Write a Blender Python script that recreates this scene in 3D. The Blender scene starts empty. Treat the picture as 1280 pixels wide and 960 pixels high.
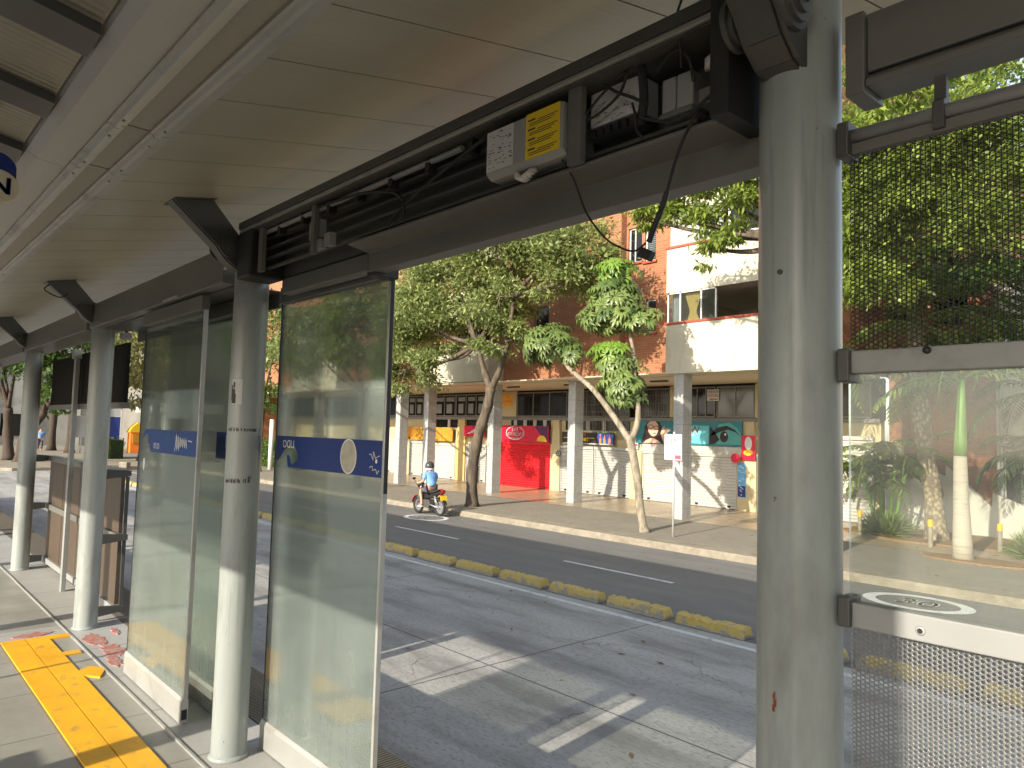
import bpy, math, random
import numpy as np
from mathutils import Vector, Matrix
random.seed(7); RNG = np.random.default_rng(7)
scene = bpy.context.scene
COL = scene.collection
Z0 = 0.9                      # platform level above the road
CAM = Vector((0.0, 0.0, 2.579))

# ---------------------------------------------------------------- objects
ORG = {}
def link(o): COL.objects.link(o); return o
def tag(o, label=None, cat=None, group=None, kind=None):
    if label: o['label'] = label
    if cat: o['category'] = cat
    if group: o['group'] = group
    if kind: o['kind'] = kind
    return o
def thing(name, label, cat, loc=(0, 0, 0), group=None):
    o = link(bpy.data.objects.new(name, None)); o.location = loc
    o.empty_display_size = 0.2
    ORG[o.name] = Vector(loc)
    return tag(o, label, cat, group)
def copy_tree(o, delta=None, loc=None, label=None, parent=None, rz=None):
    c = o.copy(); COL.objects.link(c)
    if parent is not None: c.parent = parent
    else:
        if loc is not None: c.location = loc
        if delta is not None: c.location = o.location + Vector(delta)
        if rz is not None: c.rotation_euler = (0, 0, rz)
    if label: c['label'] = label
    for ch in [x for x in o.children]: copy_tree(ch, parent=c)
    return c

class MB:
    def __init__(s): s.v = []; s.f = []
    def add(s, vs, fs):
        n = len(s.v); s.v += [tuple(p) for p in vs]; s.f += [tuple(i + n for i in f) for f in fs]; return s
    def box(s, x0, x1, y0, y1, z0, z1):
        return s.add([(x0,y0,z0),(x1,y0,z0),(x1,y1,z0),(x0,y1,z0),(x0,y0,z1),(x1,y0,z1),(x1,y1,z1),(x0,y1,z1)],
            [(0,3,2,1),(4,5,6,7),(0,1,5,4),(1,2,6,5),(2,3,7,6),(3,0,4,7)])
    def obox(s, c, size, M=None):
        M = M or Matrix.Identity(3); c = Vector(c); h = [k/2 for k in size]
        P = [(-1,-1,-1),(1,-1,-1),(1,1,-1),(-1,1,-1),(-1,-1,1),(1,-1,1),(1,1,1),(-1,1,1)]
        return s.add([c + M @ Vector((a*h[0], b*h[1], d*h[2])) for a,b,d in P],
            [(0,3,2,1),(4,5,6,7),(0,1,5,4),(1,2,6,5),(2,3,7,6),(3,0,4,7)])
    def bar(s, a, b, w, h, up=(0,0,1)):
        a = Vector(a); b = Vector(b); d = (b-a); L = d.length; d.normalize()
        x = d.cross(Vector(up)).normalized(); z = x.cross(d)
        M = Matrix((x, d, z)).transposed()
        return s.obox((a+b)/2, (w, L, h), M)
    def tube(s, pts, r, n=8, caps=True):
        pts = [Vector(p) for p in pts]; m = len(pts)
        rs = r if hasattr(r, '__len__') else [r]*m
        vs = []; prev = None
        for i, p in enumerate(pts):
            t = (pts[min(i+1,m-1)] - pts[max(i-1,0)]).normalized()
            if prev is None:
                u = t.orthogonal().normalized()
            else:
                u = (prev - t*prev.dot(t))
                u = u.normalized() if u.length > 1e-6 else t.orthogonal().normalized()
            prev = u; w = t.cross(u)
            for k in range(n):
                a = 2*math.pi*k/n
                vs.append(p + (u*math.cos(a) + w*math.sin(a))*rs[i])
        fs = []
        for i in range(m-1):
            for k in range(n):
                a = i*n+k; b = i*n+(k+1)%n
                fs.append((a, b, b+n, a+n))
        if caps: fs.append(tuple(range(n-1,-1,-1))); fs.append(tuple((m-1)*n+k for k in range(n)))
        return s.add(vs, fs)
    def lathe(s, prof, n=16, c=(0,0,0), M=None):
        M = M or Matrix.Identity(3); c = Vector(c); vs = []; m = len(prof)
        for r, z in prof:
            for k in range(n):
                a = 2*math.pi*k/n; vs.append(c + M @ Vector((r*math.cos(a), r*math.sin(a), z)))
        fs = []
        for i in range(m-1):
            for k in range(n):
                a = i*n+k; b = i*n+(k+1)%n; fs.append((a,b,b+n,a+n))
        fs.append(tuple(range(n-1,-1,-1))); fs.append(tuple((m-1)*n+k for k in range(n)))
        return s.add(vs, fs)
    def prism(s, poly, plane, a, b):
        """extrude 2D polygon; plane 'xz' extrudes y from a to b, 'yz' extrudes x, 'xy' extrudes z"""
        f = {'xz': lambda p, t: (p[0], t, p[1]), 'yz': lambda p, t: (t, p[0], p[1]), 'xy': lambda p, t: (p[0], p[1], t)}[plane]
        n = len(poly); vs = [f(p, a) for p in poly] + [f(p, b) for p in poly]
        fs = [tuple(range(n)), tuple(range(2*n-1, n-1, -1))] + [(i, i+n, (i+1)%n+n, (i+1)%n) for i in range(n)]
        return s.add(vs, fs)
    def sheet(s, prof, plane, a, b):
        """open profile swept: no caps"""
        f = {'xz': lambda p, t: (p[0], t, p[1]), 'yz': lambda p, t: (t, p[0], p[1])}[plane]
        n = len(prof)
        return s.add([f(p, a) for p in prof] + [f(p, b) for p in prof], [(i, i+1, i+1+n, i+n) for i in range(n-1)])
    def build(s, name, m, parent=None, smooth=False, bevel=0, seg=2, fix=True):
        me = bpy.data.meshes.new(name)
        org = ORG.get(parent.name, Vector((0,0,0))) if parent else Vector((0,0,0))
        me.from_pydata([tuple(Vector(p) - org) for p in s.v], [], s.f)
        return finish(name, me, m, parent, smooth, bevel, seg, fix)

def finish(name, me, m, parent=None, smooth=False, bevel=0, seg=2, fix=False):
    if fix:
        import bmesh
        b = bmesh.new(); b.from_mesh(me); bmesh.ops.recalc_face_normals(b, faces=b.faces); b.to_mesh(me); b.free()
    o = link(bpy.data.objects.new(name, me))
    if m is not None: me.materials.append(m)
    if parent:
        o.parent = parent; ORG[o.name] = ORG[parent.name]
    else: ORG[o.name] = Vector((0,0,0))
    if smooth: me.shade_smooth()
    if bevel:
        md = o.modifiers.new('bevel', 'BEVEL'); md.width = bevel; md.segments = seg; md.limit_method = 'ANGLE'; md.angle_limit = math.radians(40)
        md.harden_normals = False
    return o

def np_mesh(name, verts, faces, m, parent=None, smooth=False, rnd=None):
    """verts (N,3) world, faces (F,k)"""
    me = bpy.data.meshes.new(name)
    org = ORG.get(parent.name, Vector((0,0,0))) if parent else Vector((0,0,0))
    v = (np.asarray(verts, np.float32) - np.array(org, np.float32)).astype(np.float32)
    F = np.asarray(faces, np.int32); k = F.shape[1]
    me.vertices.add(len(v)); me.vertices.foreach_set('co', v.ravel())
    me.loops.add(F.size); me.loops.foreach_set('vertex_index', F.ravel())
    me.polygons.add(len(F)); me.polygons.foreach_set('loop_start', np.arange(0, F.size, k, dtype=np.int32))
    if rnd is not None:
        a = me.attributes.new('rnd', 'FLOAT', 'FACE'); a.data.foreach_set('value', np.asarray(rnd, np.float32))
    me.update(); me.validate()
    return finish(name, me, m, parent, smooth)

_tc = {}
def text_geo(txt):
    if txt in _tc: return _tc[txt]
    cu = bpy.data.curves.new('t', 'FONT'); cu.body = txt; cu.align_x = 'CENTER'; cu.align_y = 'CENTER'; cu.size = 1; cu.resolution_u = 3
    o = bpy.data.objects.new('t', cu); COL.objects.link(o)
    dg = bpy.context.evaluated_depsgraph_get(); me = bpy.data.meshes.new_from_object(o.evaluated_get(dg))
    r = ([v.co.copy() for v in me.vertices], [tuple(p.vertices) for p in me.polygons])
    COL.objects.unlink(o); bpy.data.objects.remove(o); bpy.data.meshes.remove(me)
    _tc[txt] = r; return r
def text_to(mb, txt, c, size, ux=(1,0,0), uz=(0,0,1), stretch=1.0, bold=0):
    vs, fs = text_geo(txt); c = Vector(c); ux = Vector(ux); uz = Vector(uz)
    for dx in ([0] if not bold else [-bold, 0, bold]):
        mb.add([c + ux*(v.x*size*stretch + dx) + uz*(v.y*size) for v in vs], fs)
    return mb

# ---------------------------------------------------------------- materials
class NT:
    def __init__(s, name):
        s.m = bpy.data.materials.new(name); s.m.use_nodes = True; s.t = s.m.node_tree; s.t.nodes.clear()
        s.out = s.t.nodes.new('ShaderNodeOutputMaterial')
    def n(s, typ, inp=None, **props):
        nd = s.t.nodes.new('ShaderNode' + typ)
        for k, v in props.items(): setattr(nd, k, v)
        for k, v in (inp or {}).items(): s.set(nd.inputs[k], v)
        return nd
    def set(s, sock, v):
        if isinstance(v, bpy.types.NodeSocket): s.t.links.new(v, sock)
        elif hasattr(v, '__len__') and len(v) == 3 and sock.type == 'RGBA': sock.default_value = (*v, 1)
        else: sock.default_value = v
    def pos(s): return s.n('NewGeometry').outputs['Position']
    def math(s, op, a, b=0.0, c=None):
        i = {0: a, 1: b}
        if c is not None: i[2] = c
        return s.n('Math', i, operation=op).outputs[0]
    def noise(s, vec, scale, detail=4, rough=.6, dist=0):
        return s.n('TexNoise', {'Vector': vec, 'Scale': scale, 'Detail': detail, 'Roughness': rough, 'Distortion': dist}).outputs['Fac']
    def scale(s, vec, x, y, z): return s.n('Mapping', {'Vector': vec, 'Scale': (x, y, z)}).outputs[0]
    def ramp(s, fac, a, b, lo=0.0, hi=1.0):
        return s.n('MapRange', {'Value': fac, 'From Min': a, 'From Max': b, 'To Min': lo, 'To Max': hi}).outputs[0]
    def mix(s, fac, a, b, mode='MIX'):
        nd = s.n('Mix', data_type='RGBA', blend_type=mode)
        s.set(nd.inputs[0], fac); s.set(nd.inputs[6], a); s.set(nd.inputs[7], b); return nd.outputs[2]
    def sep(s, vec):
        o = s.n('SeparateXYZ', {0: vec}).outputs; return o[0], o[1], o[2]
    def comb(s, x, y, z): return s.n('CombineXYZ', {0: x, 1: y, 2: z}).outputs[0]
    def bump(s, h, strength=.3, dist=.01, normal=None):
        i = {'Height': h, 'Strength': strength, 'Distance': dist}
        if normal is not None: i['Normal'] = normal
        return s.n('Bump', i).outputs[0]
    def bsdf(s, col, rough=.6, metal=0, spec=.5, normal=None, **kw):
        i = {'Base Color': col, 'Roughness': rough, 'Metallic': metal, 'Specular IOR Level': spec}
        if normal is not None: i['Normal'] = normal
        i.update(kw)
        return s.n('BsdfPrincipled', i).outputs[0]
    def done(s, sh): s.t.links.new(sh, s.out.inputs['Surface']); return s.m

def mul(c, k): return tuple(max(0, min(1, x*k)) for x in c)
def mat(name, col, rough=.6, var=.12, sc=4, bump=.12, metal=0, spec=.4, dirt=None, dirt_amt=.5, dirt_sc=1.3, stretch=(1,1,1), fine=60, rust=False):
    g = NT(name); p = g.pos(); q = g.scale(p, *stretch)
    n1 = g.noise(q, sc, 5); n2 = g.noise(q, fine, 3)
    c = g.mix(g.ramp(n1, .3, .7), mul(col, 1-var), mul(col, 1+var))
    c = g.mix(g.ramp(n2, .35, .65, 0, .5), c, mul(col, 1-var*.8))
    if dirt is not None:
        d = g.ramp(g.noise(q, dirt_sc, 6, .65, .3), .62-dirt_amt*.3, .80-dirt_amt*.2)
        c = g.mix(d, c, dirt)
    if rust: c = g.mix(g.ramp(g.noise(p, 21, 3, .55), .735, .76), c, (.13,.06,.035)); c = g.mix(g.ramp(g.noise(g.scale(p, 30, 30, 1.5), 1.0, 3), .64, .72, 0, .45), c, mul(col, .62))
    r = g.ramp(n1, .2, .8, max(0, rough-.08), min(1, rough+.08))
    nm = g.bump(n2, bump, .004) if bump else None
    return g.done(g.bsdf(c, r, metal, spec, nm))

M = {}
M['column_paint'] = mat('column_paint', (.315,.345,.335), .30, .10, 4, .12, dirt=(.19,.195,.18), dirt_amt=.42, dirt_sc=4.5, stretch=(1,1,.25), rust=True)
M['dark_steel'] = mat('dark_steel', (.075,.075,.070), .45, .15, 5, .06)
M['beam_steel'] = mat('beam_steel', (.15,.148,.135), .42, .12, 3, .06, dirt=(.10,.095,.085), dirt_amt=.3, stretch=(.3,1,1))
M['aluminium'] = mat('aluminium', (.46,.46,.44), .36, .06, 5, .04, metal=.4, dirt=(.28,.265,.23), dirt_amt=.3, dirt_sc=4)
M['rail_grey'] = mat('rail_grey', (.285,.29,.285), .42, .06, 4, .04, dirt=(.20,.195,.18), dirt_amt=.25, dirt_sc=5)
M['black'] = mat('black', (.02,.02,.02), .5, .2, 9, .05)
M['rubber'] = mat('rubber', (.025,.025,.026), .75, .2, 9, .1)
M['grey_box'] = mat('grey_box', (.30,.31,.30), .45, .06, 5, .03)
M['label_white'] = mat('label_white', (.58,.58,.57), .55, .05, 9, 0)
M['label_yellow'] = mat('label_yellow', (.80,.56,.02), .5, .05, 9, 0)
M['ink'] = mat('ink', (.05,.045,.04), .6, .1, 9, 0)
M['navy'] = mat('navy', (.006,.028,.17), .5, .12, 6, 0)
M['navy_pale'] = mat('navy_pale', (.012,.05,.22), .5, .12, 6, 0)
M['decal_white'] = mat('decal_white', (.70,.71,.69), .5, .08, 20, 0)
M['peel'] = mat('peel', (.46,.44,.36), .7, .25, 30, .1)
M['cream'] = mat('cream', (.66,.58,.42), .5, .05, 6, 0)
M['yellow_paint'] = mat('yellow_paint', (.84,.43,.014), .5, .16, 5, .15, dirt=(.26,.20,.11), dirt_amt=.16, dirt_sc=9)
M['white_tube'] = mat('white_tube', (.62,.60,.55), .5, .08, 20, .05)
M['brown_panel'] = mat('brown_panel', (.085,.062,.045), .45, .12, 3, .05, stretch=(1,1,.3))
M['kerb'] = mat('kerb', (.29,.255,.195), .85, .25, 6, .3, dirt=(.19,.16,.12), dirt_amt=.5, dirt_sc=2)
M['road_white'] = mat('road_white', (.66,.67,.66), .7, .12, 8, .15, dirt=(.16,.16,.16), dirt_amt=.25, dirt_sc=6)
M['stucco'] = mat('stucco', (.56,.52,.41), .85, .06, 2, .15, dirt=(.40,.355,.27), dirt_amt=.3, dirt_sc=2.2, stretch=(1,1,.25))
M['stucco_wall'] = mat('stucco_wall', (.47,.455,.40), .85, .06, 2, .2, dirt=(.44,.41,.34), dirt_amt=.25, dirt_sc=1)
M['soffit'] = mat('soffit', (.62,.53,.38), .8, .06, 1.5, .05)
M['cream_wall'] = mat('cream_wall', (.50,.42,.25), .8, .08, 2, .1, dirt=(.42,.34,.2), dirt_amt=.2)
M['yellow_wall'] = mat('yellow_wall', (.54,.40,.165), .8, .08, 2, .1, dirt=(.42,.32,.14), dirt_amt=.2)
M['coping'] = mat('coping', (.34,.075,.045), .7, .15, 4, .15)
M['white_frame'] = mat('white_frame', (.68,.68,.66), .45, .05, 6, 0)
M['grey_frame'] = mat('grey_frame', (.20,.19,.17), .5, .1, 6, 0)
M['dark_glass'] = mat('dark_glass', (.012,.013,.014), .08, .3, 1, 0, spec=.35)
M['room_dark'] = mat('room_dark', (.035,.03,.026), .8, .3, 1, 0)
M['room_wall'] = mat('room_wall', (.66,.60,.50), .8, .06, 1, 0)
M['curtain'] = mat('curtain', (.85,.56,.16), .8, .1, 5, .1)
M['shutter_white'] = mat('shutter_white', (.47,.455,.41), .5, .06, 3, .05, dirt=(.33,.305,.25), dirt_amt=.25, dirt_sc=1.5)
M['shutter_grey'] = mat('shutter_grey', (.39,.39,.37), .5, .07, 3, .05, dirt=(.33,.31,.27), dirt_amt=.25, dirt_sc=1.5)
M['shutter_red'] = mat('shutter_red', (.62,.012,.02), .4, .08, 3, .03)
M['sign_red'] = mat('sign_red', (.58,.01,.045), .35, .08, 2, 0)
M['sign_purple'] = mat('sign_purple', (.10,.015,.09), .4, .15, 3, 0)
M['sign_orange'] = mat('sign_orange', (.50,.23,.03), .45, .3, 9, 0)
M['orange'] = mat('orange', (.85,.22,.03), .5, .08, 3, 0)
M['sign_yellow'] = mat('sign_yellow', (.78,.50,.03), .5, .1, 3, 0)
M['teal'] = mat('teal', (.02,.17,.20), .4, .2, 1.2, 0)
M['teal_light'] = mat('teal_light', (.12,.46,.52), .4, .12, 1.2, 0)
M['teal_mid'] = mat('teal_mid', (.07,.30,.29), .4, .15, 2, 0)
M['skin_print'] = mat('skin_print', (.58,.36,.27), .5, .08, 6, 0)
M['hair'] = mat('hair', (.02,.012,.01), .5, .2, 9, 0)
M['bottle_blue'] = mat('bottle_blue', (.04,.07,.30), .4, .15, 15, 0)
M['sky_blue_print'] = mat('sky_blue_print', (.12,.36,.62), .5, .25, 8, 0)
M['mauve'] = mat('mauve', (.5,.09,.1), .5, .1, 8, 0)
M['green_sign'] = mat('green_sign', (.02,.09,.05), .5, .1, 8, 0)
M['rust'] = mat('rust', (.20,.05,.02), .85, .3, 40, .2)
M['trunk_brown'] = mat('trunk_brown', (.13,.10,.07), .9, .4, 9, 1.0, dirt=(.045,.034,.025), dirt_amt=.7, dirt_sc=5, stretch=(1,1,.25), fine=40)
M['trunk_dark'] = mat('trunk_dark', (.07,.05,.038), .9, .3, 9, .8, stretch=(1,1,.25), fine=40)
M['trunk_pale'] = mat('trunk_pale', (.31,.27,.20), .85, .25, 10, .9, dirt=(.13,.105,.075), dirt_amt=.6, dirt_sc=9, stretch=(1,1,.4))
M['royal_trunk'] = mat('royal_trunk', (.44,.39,.31), .8, .12, 3, .3, dirt=(.30,.26,.20), dirt_amt=.4, dirt_sc=4, stretch=(.4,.4,5))
M['crownshaft'] = mat('crownshaft', (.12,.24,.05), .45, .2, 5, .05, stretch=(1,1,.2))
M['mulch'] = mat('mulch', (.25,.15,.07), .95, .4, 25, 1.0)
M['shirt'] = mat('shirt', (.17,.36,.72), .85, .08, 12, .1)
M['shorts'] = mat('shorts', (.085,.08,.10), .85, .15, 12, .1)
M['skin'] = mat('skin', (.50,.29,.20), .55, .06, 10, 0)
M['helmet'] = mat('helmet', (.05,.055,.06), .25, .1, 6, 0)
M['moto_black'] = mat('moto_black', (.022,.022,.025), .3, .1, 6, 0)
M['moto_red'] = mat('moto_red', (.28,.02,.015), .3, .1, 6, 0)
M['chrome'] = mat('chrome', (.62,.62,.62), .25, .04, 6, 0, metal=.8)
M['lamp_red'] = mat('lamp_red', (.42,.01,.02), .2, .1, 6, 0)
M['plate_yellow'] = mat('plate_yellow', (.85,.60,.02), .5, .05, 6, 0)
M['post_grey'] = mat('post_grey', (.58,.58,.56), .45, .05, 6, 0, metal=.3)
M['concrete_wall'] = mat('concrete_wall', (.36,.355,.33), .85, .1, 1, .2, dirt=(.22,.21,.19), dirt_amt=.35, dirt_sc=.6)
M['roof_top'] = mat('roof_top', (.40,.40,.38), .6, .1, 2, .05)
M['ac_white'] = mat('ac_white', (.6,.6,.57), .5, .06, 5, 0)
M['red_cloth'] = mat('red_cloth', (.5,.03,.04), .8, .1, 8, .1)
M['poster_orange'] = mat('poster_orange', (.80,.36,.03), .6, .1, 5, 0)

def m_brick(name, c1, c2, mortar, xy=False, bw=.26, rh=.078, sep=.009, bumpk=.5, var=.3):
    g = NT(name); p = g.pos(); x, y, z = g.sep(p)
    v = g.comb(x, y, 0.0) if xy else g.comb(g.math('ADD', x, y), z, 0.0)
    b = g.n('TexBrick', {'Vector': v, 'Color1': c1, 'Color2': c2, 'Mortar': mortar, 'Scale': 1.0, 'Mortar Size': sep, 'Mortar Smooth': .2, 'Brick Width': bw, 'Row Height': rh, 'Bias': 0.0})
    n1 = g.noise(p, .7, 5); n2 = g.noise(p, 30, 3)
    c = g.mix(g.ramp(n1, .35, .7, 0, var), b.outputs['Color'], mul(c1, .55))
    c = g.mix(g.ramp(n2, .4, .7, 0, .3), c, mul(c2, .7))
    h = g.math('SUBTRACT', g.math('MULTIPLY', n2, .3), b.outputs['Fac'])
    return g.done(g.bsdf(c, .85, normal=g.bump(h, bumpk, .008)))
M['brick'] = m_brick('brick', (.38,.15,.068), (.28,.10,.045), (.33,.215,.135))
M['paver'] = m_brick('paver', (.29,.265,.215), (.25,.225,.178), (.19,.17,.135), True, .22, .11, .006, .35, .45)

def m_tiles(name, col, tile, joint, rough, axes='xy', tw=.6, th=.6, jw=.006, var=.1, stain=None, off=(0,0), veins=False):
    g = NT(name); p = g.pos(); x, y, z = g.sep(p)
    a, b = {'xy': (x, y), 'xz': (g.math('ADD', x, y), z)}[axes]
    v = g.comb(g.math('ADD', a, off[0]), g.math('ADD', b, off[1]), 0.0)
    br = g.n('TexBrick', {'Vector': v, 'Color1': (0,0,0), 'Color2': (1,1,1), 'Mortar': (0,0,0), 'Scale': 1.0, 'Mortar Size': jw, 'Mortar Smooth': .1, 'Brick Width': tw, 'Row Height': th}, offset=0.0)
    n1 = g.noise(p, 1.8, 6, .65); n2 = g.noise(p, 45, 3)
    c = g.mix(br.outputs['Color'], mul(col, 1-var), mul(col, 1+var))
    c = g.mix(g.ramp(n1, .35, .7, 0, .6), c, stain or mul(col, .72))
    c = g.mix(g.ramp(n2, .4, .7, 0, .3), c, mul(col, .75))
    if veins:
        vn = g.noise(g.scale(p, 1, 1, 1.0), 2.2, 8, .6, 2.5)
        c = g.mix(g.ramp(g.math('ABSOLUTE', g.math('SUBTRACT', vn, .5)), 0, .05, .5, 0), c, mul(col, .5))
    c = g.mix(br.outputs['Fac'], c, joint)
    h = g.math('SUBTRACT', g.math('MULTIPLY', n2, .25), br.outputs['Fac'])
    r = g.ramp(n1, .3, .7, rough-.1, rough+.1)
    return g.done(g.bsdf(c, r, normal=g.bump(h, .25, .005)))
M['platform_tile'] = m_tiles('platform_tile', (.34,.33,.295), None, (.16,.155,.135), .4, 'xy', .75, .45, .006, .06, (.22,.21,.185), (.1,-.06))
M['threshold'] = m_tiles('threshold', (.42,.42,.41), None, (.2,.2,.19), .5, 'xy', .75, .45, .006, .04, (.33,.32,.30), (.1,-.06))
M['arcade_tile'] = m_tiles('arcade_tile', (.38,.30,.205), None, (.26,.20,.14), .32, 'xy', .6, .6, .008, .06, (.34,.26,.17))
M['marble'] = m_tiles('marble', (.42,.42,.41), None, (.26,.26,.25), .35, 'xz', 3.0, .82, .01, .04, (.40,.40,.385), (0,.35), True)

def m_buslane():
    g = NT('bus_lane_concrete'); p = g.pos(); x, y, z = g.sep(p)
    n1 = g.noise(p, .9, 6, .65); n2 = g.noise(g.scale(p, .6, 1.3, 1), 26, 6, .75); n3 = g.noise(g.scale(p, .5, 2.0, 1), 1.1, 7, .62)
    c = g.mix(g.ramp(n1, .3, .7), (.37,.365,.345), (.49,.482,.455))
    c = g.mix(g.ramp(n2, .5, .66, 0, .85), c, (.17,.165,.155))
    # tyre darkened tracks and oil patches
    c = g.mix(g.ramp(n3, .47, .68, 0, .75), c, (.19,.187,.178))
    # wheel paths and hairline cracks
    wp = None
    for yc in (3.35, 4.95, 6.35, 7.75):
        d_ = g.ramp(g.math('ABSOLUTE', g.math('SUBTRACT', g.math('ADD', y, g.math('MULTIPLY', g.math('SUBTRACT', n1, .5), .5)), yc)), .05, .42, 1, 0)
        wp = d_ if wp is None else g.math('MAXIMUM', wp, d_)
    c = g.mix(g.math('MULTIPLY', g.math('MULTIPLY', wp, g.ramp(n3, .3, .6)), .55), c, (.17,.167,.16))
    wv = g.n('VectorMath', {0: p, 1: g.n('VectorMath', {0: g.n('TexNoise', {'Vector': p, 'Scale': 1.5, 'Detail': 5}).outputs['Color'], 1: (.9,.9,0)}, operation='MULTIPLY').outputs[0]}, operation='ADD').outputs[0]
    ck = g.n('TexVoronoi', {'Vector': g.scale(wv, .35, .35, 0), 'Scale': 1.0}, feature='DISTANCE_TO_EDGE').outputs['Distance']
    c = g.mix(g.math('MULTIPLY', g.ramp(ck, .0, .004, .8, 0), g.ramp(n1, .48, .56)), c, (.06,.056,.05))
    # tined grooves across the lane, each slab with its own joints
    gr = g.math('SINE', g.math('MULTIPLY', x, 330.0))
    jx = g.math('ABSOLUTE', g.math('SUBTRACT', g.math('MODULO', g.math('ADD', x, 6.22+4.6*40), 4.6), 0.0))
    jx = g.math('MINIMUM', jx, g.math('ABSOLUTE', g.math('SUBTRACT', jx, 4.6)))
    jy = g.math('ABSOLUTE', g.math('SUBTRACT', y, 5.43))
    jit = g.math('MULTIPLY', g.math('SUBTRACT', n2, .5), .03)
    j = g.math('LESS_THAN', g.math('ADD', g.math('MINIMUM', jx, jy), jit), .012)
    c = g.mix(g.math('MULTIPLY', j, .8), c, (.055,.05,.046))
    h = g.math('ADD', g.math('MULTIPLY', gr, .4), g.math('MULTIPLY', n2, 1.4))
    return g.done(g.bsdf(c, .62, normal=g.bump(h, .4, .006), spec=.5))
M['bus_lane'] = m_buslane()
def m_asphalt():
    g = NT('asphalt'); p = g.pos()
    n1 = g.noise(g.scale(p, .4, 2, 1), 1.0, 6, .65); n2 = g.noise(p, 70, 3, .7)
    c = g.mix(g.ramp(n1, .3, .7), (.13,.128,.122), (.19,.186,.176))
    c = g.mix(g.ramp(n2, .45, .7, 0, .6), c, (.26,.255,.24))
    return g.done(g.bsdf(c, .8, normal=g.bump(n2, .5, .006), spec=.35))
M['asphalt'] = m_asphalt()
def m_separator():
    g = NT('separator_paint'); p = g.pos(); x, y, z = g.sep(p)
    n = g.noise(p, 7, 6, .7); n2 = g.noise(p, 40, 4)
    conc = g.mix(g.ramp(n2, .3, .7), (.20,.185,.155), (.34,.32,.27))
    yel = g.mix(g.ramp(n, .3, .7), (.44,.32,.085), (.56,.43,.14))
    k = g.ramp(g.math('ADD', g.math('ADD', g.math('MULTIPLY', n, .9), g.math('MULTIPLY', n2, .25)), g.ramp(z, .0, .07, .22, 0)), .60, .68)
    return g.done(g.bsdf(g.mix(k, yel, conc), .85, normal=g.bump(n2, .7, .01)))
M['separator'] = m_separator()
def m_ceiling():
    g = NT('ceiling_panel'); p = g.pos(); x, y, z = g.sep(p)
    n1 = g.noise(g.scale(p, 3, .5, 1), 1.2, 5); n2 = g.noise(g.scale(p, 160, 3, 1), 1.0, 3)
    pan = g.n('TexWhiteNoise', {'W': g.math('FLOOR', g.math('DIVIDE', g.math('ADD', x, 60.02), .366))}, noise_dimensions='1D').outputs['Value']
    c = g.mix(g.ramp(n1, .3, .7), (.40,.385,.315), (.48,.465,.385))
    c = g.mix(g.math('MULTIPLY', pan, .25), c, (.35,.335,.275))
    c = g.mix(g.ramp(n2, .35, .7, 0, .35), c, (.33,.315,.255))
    return g.done(g.bsdf(c, g.ramp(n1, .3, .7, .34, .40), .2, .5))
M['ceiling'] = m_ceiling()
def m_corrug():
    g = NT('ribbed_roof'); p = g.pos(); x, y, z = g.sep(p)
    s = g.math('SINE', g.math('MULTIPLY', x, 190.0)); n = g.noise(p, 2, 5)
    c = g.mix(g.ramp(n, .3, .7), (.25,.235,.19), (.33,.31,.25))
    return g.done(g.bsdf(c, .5, .2, normal=g.bump(s, .5, .004)))
M['ribbed'] = m_corrug()
def m_glass(name, tint, dust, amt, haze_rough, streak, grime=0.0, dsc=1.2):
    g = NT(name); p = g.pos(); x, y, z = g.sep(p)
    n = g.noise(p, dsc, 6, .65, .5); n2 = g.noise(g.scale(p, 14, 14, .6), 1.0, 4, .6); n3 = g.noise(p, 260, 3)
    f = g.math('ADD', amt, g.math('ADD', g.math('MULTIPLY', g.math('SUBTRACT', n, .5), streak*1.6), g.math('MULTIPLY', g.math('SUBTRACT', n2, .5), streak)))
    f = g.math('ADD', f, g.math('MULTIPLY', g.math('SUBTRACT', n3, .5), .02))
    f = g.ramp(g.math('ADD', f, g.ramp(z, 1.0, 2.7, grime, -grime*.6)), 0, 1)
    tr = g.n('BsdfTransparent', {'Color': tint}).outputs[0]
    df = g.n('BsdfDiffuse', {'Color': dust}).outputs[0]
    tl = g.n('BsdfTranslucent', {'Color': dust}).outputs[0]
    d2 = g.n('MixShader', {0: .62, 1: df, 2: tl}).outputs[0]
    gl = g.n('BsdfGlossy', {'Color': (.9,.95,.93), 'Roughness': haze_rough}).outputs[0]
    fr = g.n('Fresnel', {'IOR': 1.45}).outputs[0]
    a = g.n('MixShader', {0: f, 1: tr, 2: d2}).outputs[0]
    return g.done(g.n('MixShader', {0: g.math('MULTIPLY', fr, .8), 1: a, 2: gl}).outputs[0])
M['door_glass'] = m_glass('door_glass', (.91,.93,.89), (.66,.74,.71), .19, .05, .26, .17)
M['screen_glass'] = m_glass('screen_glass', (.93,.95,.92), (.60,.60,.55), .15, .05, .24, dsc=.9)
M['pane'] = m_glass('window_pane', (.75,.8,.8), (.4,.4,.38), .12, .04, .1)

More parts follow.
